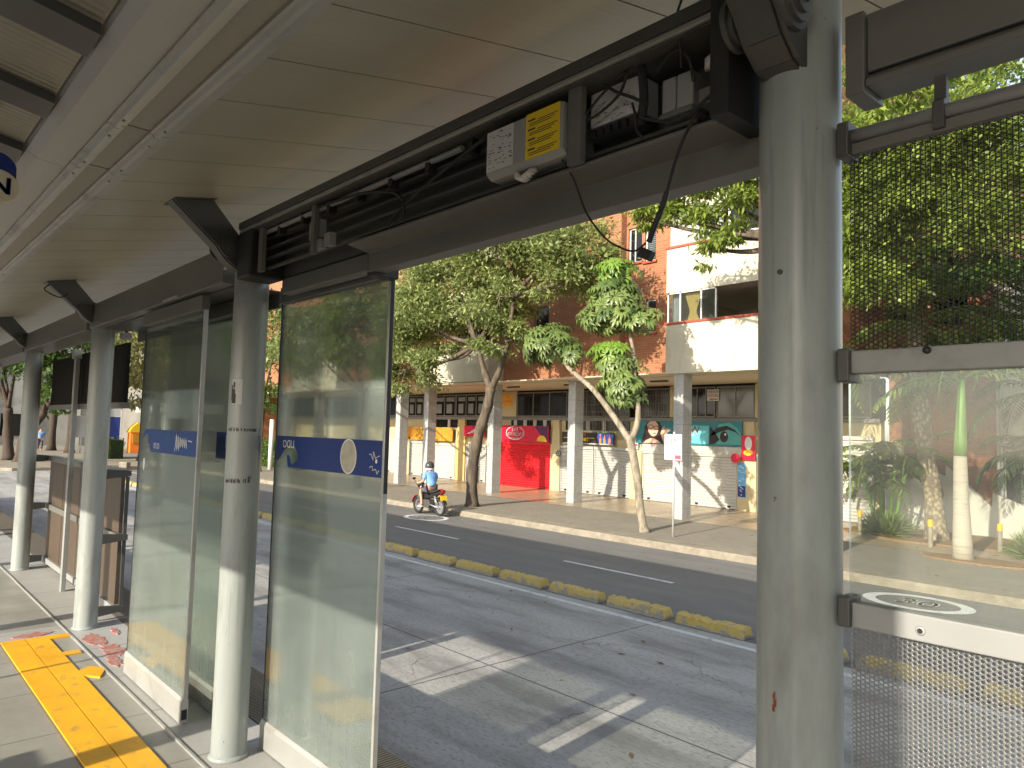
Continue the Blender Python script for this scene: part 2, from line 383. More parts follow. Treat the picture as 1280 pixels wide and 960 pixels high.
def m_leaf(name, c_lo, c_hi, trans=.35, rough=.5, spec=.35, tcol=None):
    g = NT(name); p = g.pos()
    at = g.n('Attribute', attribute_name='rnd').outputs['Fac']
    n = g.noise(p, .8, 3)
    f = g.ramp(g.math('ADD', g.math('MULTIPLY', at, .65), g.math('MULTIPLY', n, .5)), .15, .95)
    c = g.mix(f, c_lo, c_hi)
    b = g.bsdf(c, rough, spec=spec)
    t = g.n('BsdfTranslucent', {'Color': g.mix(.5, c, tcol or mul(c_hi, 1.5))}).outputs[0]
    return g.done(g.n('MixShader', {0: trans, 1: b, 2: t}).outputs[0])
M['leaf_olive'] = m_leaf('leaf_olive', (.05,.08,.025), (.34,.39,.135))
M['leaf_green'] = m_leaf('leaf_green', (.04,.085,.02), (.13,.21,.05))
M['leaf_dark'] = m_leaf('leaf_dark', (.03,.055,.02), (.10,.14,.05))
M['leaf_bright'] = m_leaf('leaf_bright', (.03,.065,.012), (.29,.36,.065), .38)
M['leaf_yellow'] = m_leaf('leaf_yellow', (.14,.15,.05), (.34,.33,.13), .35)
M['leaf_scheff'] = m_leaf('leaf_scheff', (.035,.07,.02), (.20,.26,.075), .2, .35, .4)
M['leaf_scheff_new'] = m_leaf('leaf_scheff_new', (.08,.17,.022), (.20,.31,.05), .25, .35, .4)
M['leaf_palm'] = m_leaf('leaf_palm', (.06,.11,.025), (.27,.33,.09), .3, .4)
M['leaf_palm_dark'] = m_leaf('leaf_palm_dark', (.03,.06,.02), (.10,.15,.05), .3, .4)
def m_palmbark():
    g = NT('palm_bark'); p = g.pos()
    v = g.n('TexVoronoi', {'Vector': g.scale(p, 11, 11, 8), 'Scale': 1.0}).outputs['Distance']; n = g.noise(p, 20, 4)
    c = g.mix(g.ramp(v, .1, .6), (.40,.33,.22), (.13,.10,.065))
    return g.done(g.bsdf(g.mix(g.ramp(n, .4, .7, 0, .5), c, (.25,.2,.13)), .9, normal=g.bump(v, -1.0, .04)))
M['palm_bark'] = m_palmbark()
def m_redstain():
    g = NT('red_floor_paint'); p = g.pos()
    n = g.noise(p, 5, 6, .7); n2 = g.noise(p, 40, 3)
    c = g.mix(g.ramp(n, .35, .6), (.40,.09,.06), (.42,.17,.13))
    c = g.mix(g.ramp(n2, .45, .62, 0, .8), c, (.36,.34,.33))
    return g.done(g.bsdf(c, .6))
M['red_paint'] = m_redstain()
def m_grate():
    g = NT('grating'); p = g.pos(); x, y, z = g.sep(p)
    s = g.math('SINE', g.math('MULTIPLY', x, 280.0)); n = g.noise(p, 3, 5)
    c = g.mix(g.ramp(s, -.2, .4), (.04,.035,.03), (.34,.29,.22))
    c = g.mix(g.ramp(n, .4, .7, 0, .4), c, (.2,.17,.13))
    return g.done(g.bsdf(c, .7, normal=g.bump(s, .8, .01)))
M['grate'] = m_grate()
# ================================================================ STATION
PY = 1.545                          # line of the front columns
XC = [-0.76 - 3.0*k for k in range(-2, 8)]   # column positions along the platform
def ceil_z(y): return 3.445 + 0.2*y

pl = MB(); pl.box(-28.5, 8.5, -2.3, 2.2, 0.0, Z0); pl.build('platform', M['platform_tile']); tag(bpy.data.objects['platform'], kind='structure')
t = MB(); t.box(-28.5, 8.5, 1.42, 1.82, Z0-.02, Z0+.004); tag(t.build('platform_threshold', M['threshold']), kind='structure')
t = MB(); t.box(-6.93, -6.66, .2, 1.42, Z0-.02, Z0+.005); tag(t.build('platform_band', M['threshold']), kind='structure')
t = MB(); t.box(-3.72, -3.45, .2, 1.42, Z0-.02, Z0+.005); tag(t.build('platform_band', M['threshold']), kind='structure')
t = MB(); t.box(-28.5, 8.5, 1.825, 2.19, Z0-.02, Z0+.008); tag(t.build('edge_grating', M['grate']), kind='structure')
t = MB(); t.box(-28.5, 8.5, 1.40, 1.412, Z0-.02, Z0+.012)
tag(t.build('floor_joint_trim', M['aluminium']), kind='structure')
# yellow guide strip with its joint line and the ticks beside it
t = MB()
for a, b in ((-6.65, -3.74), (-13.0, -9.75)):
    t.box(a, b, .965, 1.113, Z0-.02, Z0+.010); t.box(a, b, 1.119, 1.262, Z0-.02, Z0+.010)
t.box(-6.65, -6.55, 1.262, 1.41, Z0-.02, Z0+.0095)
t.box(-6.13, -6.04, 1.262, 1.37, Z0-.02, Z0+.0095)
t.prism([(-5.62,1.262),(-5.5,1.262),(-5.40,1.34),(-5.58,1.42),(-5.68,1.34)], 'xy', Z0-.02, Z0+.0095)
t.box(-3.45, .6, .965, 1.113, Z0-.02, Z0+.010); t.box(-3.45, .6, 1.119, 1.262, Z0-.02, Z0+.010)
tag(t.build('yellow_guide_strip', M['yellow_paint']), kind='structure')
# worn red paint on the threshold slabs
def blob(cx, cy, rx, ry, n=22, jag=.35, seed=1):
    r = random.Random(seed)
    return [(cx+math.cos(2*math.pi*i/n)*rx*(1-jag*r.random()), cy+math.sin(2*math.pi*i/n)*ry*(1-jag*r.random())) for i in range(n)]
t = MB()
for i, (cx, cy, rx, ry) in enumerate([(-6.35,1.52,.26,.085),(-6.0,1.56,.22,.09),(-5.72,1.5,.2,.05),(-5.45,1.62,.26,.07),(-5.9,1.7,.12,.05),(-5.35,1.72,.14,.05),(-6.75,1.18,.07,.16),(-5.2,1.55,.1,.04),(-6.5,1.7,.12,.03)]):
    t.prism(blob(cx, cy, rx, ry, 26, .5, i+3), 'xy', Z0-.01, Z0+.0075+.0004*i)
tag(t.build('worn_red_paint', M['red_paint']), kind='structure')

# ---- roof over the platform
roof = thing('station_roof', 'long grey station roof with panelled ceiling and gutter over the platform', 'roof', (-10, .3, 3.45))
c = MB(); x = 6.1
while x > -28:
    y0, y1 = .80, 2.45
    for (ya, yb) in ((y0, y1),):
        c.add([(x-.360,ya,ceil_z(ya)),(x,ya,ceil_z(ya)),(x,yb,ceil_z(yb)),(x-.360,yb,ceil_z(yb)),
               (x-.360,ya,ceil_z(ya)+.02),(x,ya,ceil_z(ya)+.02),(x,yb,ceil_z(yb)+.02),(x-.360,yb,ceil_z(yb)+.02)],
              [(0,3,2,1),(4,5,6,7),(0,1,5,4),(1,2,6,5),(2,3,7,6),(3,0,4,7)])
    x -= .366
c.build('ceiling', M['ceiling'], roof)
c = MB(); c.prism([(.805,ceil_z(.805)+.024),(2.45,ceil_z(2.45)+.024),(2.45,ceil_z(2.45)+.028),(.805,ceil_z(.805)+.028)], 'yz', -28.2, 6.1); c.build('ceiling_backing', M['black'], roof)
c = MB(); c.prism([(.60,ceil_z(.6)+.03),(2.50,ceil_z(2.5)+.03),(2.52,ceil_z(2.5)+.14),(.60,ceil_z(.6)+.20)], 'yz', -28.4, 6.3)
c.build('roof_deck', M['roof_top'], roof)
# inner edge trims, the recessed lighting channel and the gutter
z = ceil_z(.80)
for nm, prof, m in (
    ('channel_trim', [(.80,z-.012),(.765,z-.018),(.757,z-.03),(.742,z-.03),(.735,z-.018),(.725,z-.018),(.725,z+.05),(.80,z+.05)], 'aluminium'),
    ('channel_trim', [(.648,z-.018),(.635,z-.018),(.628,z-.03),(.613,z-.03),(.605,z-.018),(.59,z-.02),(.59,z+.05),(.648,z+.05)], 'aluminium')):
    o = MB()
    xs = [6.3, 3.2, .2, -2.72, -3.26, -6.2, -9.2, -12.2, -15.2, -18.2, -21.2, -28.4]
    for a, b in zip(xs[:-1], xs[1:]): o.prism(prof, 'yz', b+.003, a-.003)
    o.build(nm, M[m], roof)
o = MB()
for a, b in zip(xs[:-1], xs[1:]):
    o.prism([(.645,z-.008),(.727,z-.008),(.727,z+.03),(.645,z+.03)], 'yz', b+.006, a-.006)
    for xx in (a-.09, b+.09):
        for yy in (.62, .75): o.lathe([(.005,-.004),(.005,.004)], 8, (xx, yy, z-.031))
o.build('light_channel_cover', mat('channel_cover', (.30,.285,.245), .45, .08, 3, .04, stretch=(.3,1,1)), roof)
g = MB()
prof = [(.592,z-.012),(.54,z-.010),(.49,z-.002),(.455,z+.018),(.44,z+.045),(.44,z+.30),(.592,z+.30)]
for a, b in ((6.3,.0),(.0,-3.35),(-3.35,-6.4),(-6.4,-12.4),(-12.4,-18.4),(-18.4,-28.4)): g.prism(prof, 'yz', b+.0015, a-.0015)
g.build('gutter', mat('gutter_paint', (.40,.405,.40), .42, .05, 2, .04, stretch=(.3,1,1)), roof, smooth=False)
c = MB(); c.prism([(.44,3.632),(-2.5,4.18),(-2.5,4.21),(.44,3.662)], 'yz', -28.4, 6.3); c.build('ribbed_roof_sheet', M['ribbed'], roof)
for k in range(-10, 20):
    xx = -2.22 - .58*k
    r_ = MB(); r_.prism([(.438,3.60),(-2.45,4.137),(-2.45,4.175),(.438,3.631)], 'yz', xx-.08, xx+.08); r_.build('rafter', M['dark_steel'], roof)
# eave beams: box beams over the far bays, an I-beam over the right bay
for i, xc in enumerate(XC):
    if xc > 3 or xc < -24: continue
    a, b = xc - .09, xc - 3 + (.105 if xc > 0 else .14)
    if abs(xc + .76) < .1: continue
    if xc < -3: 
        a = xc - .16
        bm = MB(); bm.box(b-.2, a, 1.45, 1.70, 3.335, 3.53); bm.build('eave_beam', M['beam_steel'], roof, bevel=.006)
    else:
        bm = MB()
        bm.prism([(1.525,3.345),(1.525,3.47),(1.60,3.47),(1.60,3.345)], 'yz', b+.05, a-.08)
        bm.prism([(1.515,3.312),(1.515,3.326),(1.535,3.343),(1.59,3.343),(1.608,3.326),(1.608,3.312)], 'yz', b+.05, a-.08)
        bm.box(b+.01, b+.049, 1.512, 1.612, 3.30, 3.475); bm.box(a-.079, a-.05, 1.512, 1.612, 3.30, 3.475)
        bm.build('eave_beam', M['beam_steel'], roof, bevel=.003)
# unseen back eave beam, heightened to block sun, gapped to let sun reach the screen
for xa_, xb_ in ((-28,-.10),(.95,6)):
    bm = MB(); bm.box(xa_, xb_, -1.83, -1.69, 3.215, 4.035); bm.build('back_eave_beam', M['beam_steel'], roof)

# ---- columns
def make_column(x, y, label, top, arm=True, front=True):
    o = thing('station_column', label, 'column', (x, y, Z0), 'round steel columns of the station')
    s = MB(); s.lathe([(.087,0),(.087,top-Z0)], 40, (x,y,Z0)); po = s.build('pole', M['column_paint'], o, smooth=True)
    po.data.shade_smooth()
    md = po.modifiers.new('edge', 'EDGE_SPLIT'); md.split_angle = math.radians(50)
    s = MB(); s.lathe([(.098,0),(.100,.004),(.092,.016),(.086,.022)], 32, (x,y,Z0+.004)); s.build('base_weld', M['column_paint'], o, smooth=True)
    if arm:
        sg = 1 if front else -1
        # curved bracket: two side plates and a web, hinge discs at the elbow
        path = [(1.475,3.335),(1.40,3.39),(1.34,3.50),(1.235,3.69)]
        w = .115
        a = MB()
        out = [(1.475,3.375),(1.435,3.385),(1.385,3.42),(1.335,3.48),(1.115,3.668),(1.305,3.706),(1.40,3.60),(1.45,3.545),(1.475,3.54)]
        for xx in (x-.050, x+.040): a.prism([(p[0], p[1]) for p in out], 'yz', xx, xx+.012)
        a.build('bracket_arm', M['dark_steel'], o, bevel=.002)
        f = MB()
        for q0, q1 in zip(out[2:4], out[3:5]): pass
        pts = [out[0], out[1], out[2], out[3], out[4]]
        for p0, p1 in zip(pts[:-1], pts[1:]):
            f.bar((x, p0[0], p0[1]), (x, p1[0], p1[1]), .075, .010, (1,0,0) if False else (0,-.7,.7))
        f.build('bracket_flange', M['dark_steel'], o)
        h = MB(); R_ = Matrix.Rotation(math.pi/2, 3, 'Y')
        for xx in (x-.082, x+.052):
            h = MB(); h.lathe([(.058,0),(.058,.012),(.045,.013),(.045,.022),(.03,.023),(.03,.032),(.012,.033),(.012,.04)], 24, (xx, 1.40, 3.485), R_); h.build('hinge_disc', M['dark_steel'], o, bevel=.001)
        p = MB(); p.prism([(1.11,3.664),(1.31,3.704),(1.31,3.716),(1.11,3.676)], 'yz', x-.09, x+.09); p.build('ceiling_plate', M['dark_steel'], o)
    return o
labels = ['column past the right edge', '', 'thick grey station column nearest the camera, beside the perforated screen',
  'grey station column with a portrait sticker, between the two glass doors',
  'grey station column beside the brown slatted screen, behind the yellow strip end',
  'grey station column at the far end of the brown slatted screen',
  'grey station column cut by the left edge of the photo']
for i, xc in enumerate(XC):
    lab = labels[i] if i < len(labels) and labels[i] else 'grey station column further along the front of the platform'
    if i == 0: continue
    if i == 1: lab = 'grey station column at the far end of the perforated screen, right of the thick near one'
    top = 3.75 if i in (2,) else (3.40 if i == 3 else (3.50 if i == 1 else 3.335))
    o = make_column(xc, PY, lab, top)
    if i == 3:
        # portrait sticker, torn paper and marker smears on the shaft
        def curved(a0, a1, z0, z1, rr, n=6):
            vs = []; fs = []
            for k in range(n+1):
                a = a0 + (a1-a0)*k/n
                for zz in (z0, z1): vs.append((xc+rr*math.cos(a), PY+rr*math.sin(a), zz))
            for k in range(n): fs.append((2*k, 2*k+2, 2*k+3, 2*k+1))
            return vs, fs
        # angle facing the camera
        fa = math.atan2(-PY, -xc)
        s = MB(); s.add(*curved(fa-.95, fa-.25, 2.68, 2.81, .0883)); st = s.build('sticker', M['label_white'], o)
        s = MB()
        for (a0, a1, z0, z1) in ((-.92,-.62,2.685,2.735),(-.86,-.68,2.735,2.76),(-.82,-.70,2.765,2.795),(-.95,-.85,2.70,2.78)): s.add(*curved(fa+a0, fa+a1, z0, z1, .0889))
        s.build('portrait_print', M['ink'], st)
        s = MB(); r = random.Random(4)
        for (z, h, n_, a0, a1) in ((2.545,.018,24,-1.1,1.0),(2.51,.02,4,.75,1.0),(2.283,.022,20,-1.15,.45),(2.30,.02,4,.3,.5)):
            for k in range(n_):
                a = fa + a0 + (a1-a0)*k/n_; w = (a1-a0)/n_*r.uniform(.3,.95)
                if r.random() < .8: s.add(*curved(a, a+w, z + r.uniform(-.3,.1)*h*.4, z + h*r.uniform(.6,1.1), .0881, 2))
        s.build('marker_scrawl', M['ink'], o)
    if i == 2:
        def curved2(a0, a1, z0, z1, rr=.0881, n=4):
            vs = []; fs = []
            for k in range(n+1):
                a = a0 + (a1-a0)*k/n
                for zz in (z0, z1): vs.append((xc+rr*math.cos(a), PY+rr*math.sin(a), zz))
            for k in range(n): fs.append((2*k, 2*k+2, 2*k+3, 2*k+1))
            return vs, fs
        fa = math.atan2(-PY, -xc)
        s = MB()
        for a0,a1,z0,z1 in ((-.62,-.55,2.042,2.052),(-.6,-.52,2.026,2.042),(-.63,-.56,2.016,2.03),(-.585,-.545,2.052,2.057)): s.add(*curved2(fa+a0, fa+a1, z0, z1))
        s.build('rust_chip', M['rust'], o)
        s = MB(); s.lathe([(.006,0),(.006,.004)], 8, (xc-.0, PY-.087, 2.935), Matrix.Rotation(math.pi/2,3,'X')); 
        s.build('bolt_stub', M['dark_steel'], o)
for i, xc in enumerate(XC[1:9]):
    o = thing('station_column', 'grey column on the rear side of the platform, out of the photo', 'column', (xc, -1.76, Z0), 'rear columns of the station')
    s = MB(); s.lathe([(.0925,0),(.0925,3.215-Z0)], 24, (xc,-1.76,Z0)); s.build('pole', M['column_paint'], o, smooth=True)
# unseen rear panels, added to shade the near floor and the near column
rp = thing('rear_shade_panel', 'low solid panel added on the rear side of the platform to shade the floor', 'screen', (-2.4, -1.9, Z0))
s = MB(); s.box(-4.02, -.9, -1.93, -1.90, Z0, 1.98); s.build('panel', M['brown_panel'], rp)
s = MB(); s.box(-4.05, -.88, -1.94, -1.89, 1.98, 2.03); s.build('rail', M['rail_grey'], rp)
rp = thing('rear_shade_panel', 'tall solid panel added on the rear side of the platform to shade the near column', 'screen', (-.2, -1.9, Z0))
s = MB(); s.box(-.95, -.13, -1.93, -1.90, Z0, 3.2); s.build('panel', M['brown_panel'], rp)
s = MB(); s.box(-.97, -.12, -1.94, -1.89, Z0, 1.0); s.build('rail', M['rail_grey'], rp)
pp = MB(); pp.tube([(-5.42,-1.76,Z0),(-5.42,-1.76,3.215)], .016, 8); tag(pp.build('rear_rail_post', M['rail_grey']), 'thin round post on the rear side of the platform', 'post')

# ---- sliding door leaves
def door_leaf(label, x0, x1, y, group='glass door leaves', strip_right=True, ztop=3.235):
    o = thing('glass_door', label, 'glass door', ((x0+x1)/2, y, Z0), group)
    s = MB(); s.box(x0, x1, y-.005, y+.005, 1.045, ztop); s.build('glass', M['door_glass'], o)
    # bottom rail: hollow section
    s = MB(); s.prism([(y-.022,Z0+.012),(y+.022,Z0+.012),(y+.022,1.03),(y+.012,1.05),(y-.012,1.05),(y-.022,1.03)], 'yz', x0, x1)
    br = s.build('bottom_rail', M['aluminium'], o, bevel=.002)
    s = MB(); s.box(x1, x1+.001, y-.015, y+.015, Z0+.03, Z0+.085); s.build('rail_opening', M['black'], br)
    s = MB(); s.box(x0, x1, y-.022, y+.022, ztop, ztop+.085); s.build('top_rail', M['beam_steel'], o, bevel=.002)
    s = MB(); s.box(x1-.002, x1+.014, y-.012, y+.012, 1.05, ztop); s.build('edge_strip', M['aluminium'], o, bevel=.002)
    s = MB(); s.box(x0-.008, x0-.0005, y-.007, y+.007, 1.05, ztop); s.build('edge_seal', M['black'], o)
    return o
dA = door_leaf('frosted glass door leaf with blue band and oval hole, right of the sticker column', -3.75, -2.69, 1.72)
s = MB(); s.box(-2.679, -2.672, 1.712, 1.728, 2.3, 3.235); s.build('edge_seal', M['black'], dA)
dB = door_leaf('dusty glass door leaf with torn blue band, left of the sticker column', -5.40, -4.29, 1.50)
dC = door_leaf('glass door leaf with a navy crest square, mostly behind the sticker column', -5.48, -4.02, 1.69)
# blue bands stuck on the glass (outer face seen through: lettering reads mirrored)
def band(leaf, y, outline, holes, m):
    """poly with holes through a triangle fill"""
    import bmesh
    b = bmesh.new(); ed = []
    for loop in [outline] + holes:
        vs = [b.verts.new((p[0], y, p[1])) for p in loop]
        ed += [b.edges.new((vs[i], vs[(i+1)%len(vs)])) for i in range(len(vs))]
    bmesh.ops.triangle_fill(b, use_beauty=True, edges=ed)
    mb = MB(); b.verts.index_update()
    mb.add([v.co.copy() for v in b.verts], [tuple(v.index for v in f.verts) for f in b.faces]); b.free()
    return mb
e = lambda cx, cz, rx, rz, n=28, j=0, sd=1: [(cx+rx*math.cos(2*math.pi*k/n)*(1+j*math.sin(k*7.3+sd)), cz+rz*math.sin(2*math.pi*k/n)*(1+j*math.cos(k*5.1+sd))) for k in range(n)]
yb = 1.7145
zt, zb = 2.525, 2.365
outl = [(-3.742,zt),(-2.69,zt),(-2.69,zb),(-3.50,zb),(-3.51,zb+.05),(-3.475,zb+.005),(-3.42,zb+.035),(-3.405,zb+.085),(-3.46,zb+.105),(-3.52,zb+.115),(-3.60,zb+.085),(-3.66,zb+.06),(-3.71,zb+.05),(-3.742,zb+.04)]
outl = [(-3.742,zt),(-2.69,zt),(-2.69,zb),(-3.60,zb),(-3.615,zb+.06),(-3.585,zb+.062),(-3.56,zb+.012),(-3.50,zb+.035),(-3.49,zb+.065),(-3.525,zb+.11),(-3.60,zb+.115),(-3.66,zb+.075),(-3.70,zb+.04),(-3.742,zb+.025)]
bd = band(dA, yb, outl, [e(-2.985, 2.446, .070, .079, 30, .015)], None).build('blue_band', M['navy'], dA)
s = MB()
ro, ri = e(-2.985, 2.446, .073, .081, 30), e(-2.985, 2.446, .066, .0745, 30)
s.add([(p[0], yb-.001, p[1]) for p in ro] + [(p[0], yb-.001, p[1]) for p in ri], [(k, (k+1)%30, 30+(k+1)%30, 30+k) for k in range(30)])
s.build('peeled_ring', M['decal_white'], bd)
s = MB(); s.add([(p[0], yb-.0003, p[1]) for p in e(-2.985, 2.446, .068, .076, 30)], [tuple(range(30))]); s.build('glue_residue', M['peel'], bd)
s = MB(); text_to(s, 'LIDO', (-3.60, yb-.001, 2.482), .058, ux=(-1,0,0)); s.build('station_name', M['decal_white'], bd)
def scrawl(mb, y, x0, z0, w, h, n, seed, th=.0035):
    r = random.Random(seed); px = None
    for k in range(n):
        p = (x0 + w*(k/n) + r.uniform(-.1,.1)*w, y, z0 + r.uniform(-.5,.5)*h)
        if px: mb.bar(px, p, th, .0006, (0,1,0))
        px = p
    return mb
s = MB(); scrawl(s, yb-.001, -2.80, 2.46, .09, .05, 7, 3, .003); scrawl(s, yb-.001, -2.80, 2.395, .09, .04, 8, 5, .003); s.add([(p[0], yb-.0012, p[1]) for p in e(-2.745,2.435,.009,.01,10)], [tuple(range(10))])
s.build('scratch_marks', M['decal_white'], bd)
yb = 1.4945; zt, zb = 2.532, 2.385
outl = [(-5.28,zt),(-4.30,zt),(-4.30,zb),(-5.14,zb),(-5.17,zb+.02),(-5.175,zb+.05),(-5.21,zb+.055),(-5.22,zb+.11),(-5.265,zb+.115),(-5.33,zb+.085),(-5.31,zb+.125)]
bd = band(dB, yb, outl, [], None).build('blue_band', M['navy_pale'], dB)
s = MB(); text_to(s, 'LIDO', (-4.80, yb-.001, 2.487), .05, ux=(-1,0,0)); s.build('station_name', M['teal'], bd)
s = MB(); text_to(s, '02-50', (-5.03, yb-.001, 2.425), .05, ux=(-1,0,0)); s.build('route_code', M['decal_white'], bd)
s = MB()
r = random.Random(8)
px = None
for k in range(13):
    p = (-4.67+.017*k*1.0, yb-.0012, 2.46 + (.05 if k%2 else -.05)*(1-.04*k) + r.uniform(-.01,.01))
    if px: s.bar(px, p, .007, .0006, (0,1,0))
    px = p
s.bar((-4.45,yb-.0012,2.475),(-4.38,yb-.0012,2.47), .006, .0006, (0,1,0)); s.build('white_scrawl', M['decal_white'], bd)
s = MB(); s.add([(p[0], yb, p[1]) for p in e(-5.275, 2.30, .02, .045, 12, .1)], [tuple(range(12))]); s.build('glue_residue', M['decal_white'], dB)
yb = 1.6845
s = MB(); s.add([(-4.52,yb,2.37),(-4.06,yb,2.37),(-4.06,yb,2.53),(-4.52,yb,2.53)], [(0,1,2,3)]); bd = s.build('blue_band', M['navy'], dC)
s = MB()
cx, cz = -4.29, 2.45; sh = [(-.075,.06),(.075,.06),(.075,0),(.055,-.04),(0,-.068),(-.055,-.04),(-.075,0)]
for a, b in zip(sh, sh[1:]+sh[:1]): s.bar((cx+a[0],yb-.001,cz+a[1]), (cx+b[0],yb-.001,cz+b[1]), .008, .0006, (0,1,0))
for k in (-1,0,1): s.bar((cx+.04*k-.03,yb-.001,cz-.03), (cx+.04*k+.02,yb-.001,cz+.03), .007, .0006, (0,1,0))
s.box(cx-.07, cx+.07, yb-.0012, yb-.0006, cz+.028, cz+.036)
for k in (-1,0,1): s.add([(cx+.04*k+p[0],yb-.001,cz+.046+p[1]) for p in e(0,0,.010,.009,8)], [tuple(range(8))])
s.build('crest', M['decal_white'], bd)
# door header over the far door bay and the near one
hd = thing('door_header', 'dark steel door header above the dusty pair of glass doors', 'header', (-5.2, 1.65, 3.3), 'door headers')
s = MB(); s.box(-6.6, -3.90, 1.52, 1.78, 3.325, 3.333); s.box(-6.6, -3.9, 1.765, 1.78, 3.24, 3.325); s.build('header_plate', M['dark_steel'], hd)
s = MB(); s.box(-4.9, -4.62, 1.44, 1.449, 3.34, 3.352); s.build('light_strip', M['aluminium'], hd)
hd2 = thing('door_header', 'grey steel door header and open equipment tray between the two nearest columns', 'header', (-2.2, 1.55, 3.3), 'door headers')
s = MB()
s.prism([(1.475,3.322),(1.475,3.332),(1.585,3.316),(1.585,3.236),(1.64,3.236),(1.64,3.226),(1.572,3.226),(1.572,3.306)], 'yz', -2.64, -.87)
s.build('sill_beam', M['beam_steel'], hd2, bevel=.002)
s = MB(); s.box(-2.63, -.88, 1.585, 1.63, 3.228, 3.245); s.build('drip_edge', M['aluminium'], hd2)
s = MB(); s.box(-3.62, -.87, 1.60, 1.61, 3.32, 3.62); s.build('back_plate', M['dark_steel'], hd2)
s = MB(); s.box(-3.66, -.87, 1.425, 1.44, 3.548, 3.557); s.box(-3.66, -.87, 1.428, 1.445, 3.560, 3.566); s.build('top_rail', M['aluminium'], hd2)
s = MB(); s.box(-3.66, -.87, 1.42, 1.60, 3.568, 3.60); s.box(-3.66,-.87,1.43,1.60,3.54,3.546); s.build('tray_lid', M['dark_steel'], hd2)
for (xb_, za_, zb_) in ((-1.75,3.50,3.51),(-1.75,3.452,3.46),(-1.75,3.40,3.412),(-1.0,3.352,3.362)): s = MB(); s.box(-3.60, xb_, 1.50, 1.52, za_, zb_); s.build('guide_rail', M['dark_steel'], hd2)
s = MB(); s.tube([(-3.55,1.475,3.525),(-1.9,1.475,3.525)], .011, 8); s.build('drive_rod', M['rail_grey'], hd2)
for xx, w in ((-3.44,.045),(-1.36,.05),(-2.9,.03)):
    s = MB(); s.box(xx-w/2, xx+w/2, 1.445, 1.465, 3.325, 3.545); s.build('hanger_bracket', M['beam_steel'], hd2)
for k in range(7):
    s = MB(); s.box(-3.3+.24*k, -3.275+.24*k, 1.465, 1.50, 3.49, 3.545); s.build('rod_clip', M['black'], hd2)
s = MB(); s.box(-3.52, -2.66, 1.60, 1.66, 3.245, 3.33); s.build('leaf_cover', M['beam_steel'], hd2, bevel=.004)
s = MB(); s.box(-2.66, -2.60, 1.58, 1.70, 3.21, 3.33); s.build('end_stop', M['black'], hd2, bevel=.004)
s = MB(); s.box(-3.66, -3.50, 1.42, 1.60, 3.31, 3.548); s.build('motor_housing', M['black'], hd2, bevel=.01)
s = MB(); s.box(-2.98,-2.88,1.47,1.50,3.40,3.48); s.box(-2.93,-2.85,1.46,1.49,3.345,3.385); s.box(-2.82,-2.77,1.46,1.49,3.345,3.40); s.build('carriage', M['rail_grey'], hd2)
s = MB(); s.box(-.90, -.853, 1.40, 1.66, 3.30, 3.62); s.build('end_plate', M['black'], hd2)

# ---- equipment hung in the tray
bx = thing('control_box', 'grey metal control box with white and yellow labels above the door opening', 'control box', (-1.55, 1.42, 3.37))
s = MB(); s.prism([(1.435,3.512),(1.435,3.378),(1.455,3.362),(1.57,3.362),(1.57,3.512)], 'yz', -1.725, -1.395); s.build('case', M['grey_box'], bx, bevel=.003)
s = MB(); s.box(-1.722, -1.60, 1.4335, 1.4346, 3.382, 3.510); w = s.build('white_label', M['label_white'], bx)
s = MB(); r = random.Random(2)
for k in range(46):
    xx = r.uniform(-1.715,-1.61); zz = r.uniform(3.39,3.50); s.box(xx, xx+r.uniform(.003,.014), 1.4325, 1.4333, zz, zz+r.uniform(.001,.003))
s.build('fine_print', M['ink'], w)
s = MB(); s.box(-1.545, -1.405, 1.4335, 1.4346, 3.378, 3.514); w = s.build('yellow_label', M['label_yellow'], bx)
s = MB()
for k, zz in enumerate((3.490,3.462,3.432,3.402)):
    s.box(-1.535,-1.505,1.4325,1.4333,zz,zz+.005)
    for j in range(3): s.box(-1.535+(.04 if j==0 else .005), -1.415-.012*j, 1.4325, 1.4333, zz-.003-.006*j, zz-.001-.006*j)
s.build('fine_print', M['ink'], w)
s = MB(); s.tube([(-1.60,1.46,3.362),(-1.595,1.45,3.345),(-1.575,1.45,3.335),(-1.55,1.455,3.345),(-1.535,1.47,3.36)], [.009,.0105,.009,.0105,.009], 10)
for k in range(9):
    a = k/8; s.lathe([(.0125,-.0018),(.0125,.0018)], 10, (-1.60+.065*a, 1.455, 3.352-.018*math.sin(math.pi*a)), Matrix.Rotation(math.pi/2*(1-a*.8), 3, 'Y'))
s.build('conduit', M['white_tube'], bx, smooth=True)
b2 = thing('white_controller', 'white flat controller unit with cable loops across its face', 'controller', (-1.26, 1.5, 3.43))
s = MB(); s.box(-1.35,-1.175,1.50,1.58,3.435,3.535); s.build('case', M['label_white'], b2, bevel=.003)
s = MB()
for k in range(40):
    xx = r.uniform(-1.34,-1.19); zz = r.uniform(3.44,3.50); s.box(xx, xx+r.uniform(.002,.012), 1.4985, 1.4993, zz, zz+.002)
s.build('fine_print', M['grey_frame'], b2)
s = MB(); s.box(-1.35,-1.17,1.50,1.55,3.40,3.425)
for k in range(6): s.box(-1.34+.028*k,-1.325+.028*k,1.49,1.50,3.402,3.424)
s.build('terminal_strip', M['black'], b2)
b3 = thing('power_supply', 'pale grey power supply unit split by a dark seam, left of a white relay', 'power supply', (-1.06, 1.5, 3.41))
s = MB(); s.box(-1.105,-1.064,1.50,1.58,3.402,3.49); s.box(-1.060,-1.012,1.50,1.58,3.402,3.49); s.build('case', M['grey_box'], b3, bevel=.003)
s = MB(); s.box(-1.11,-1.01,1.495,1.58,3.385,3.398); s.build('bracket', M['beam_steel'], b3)
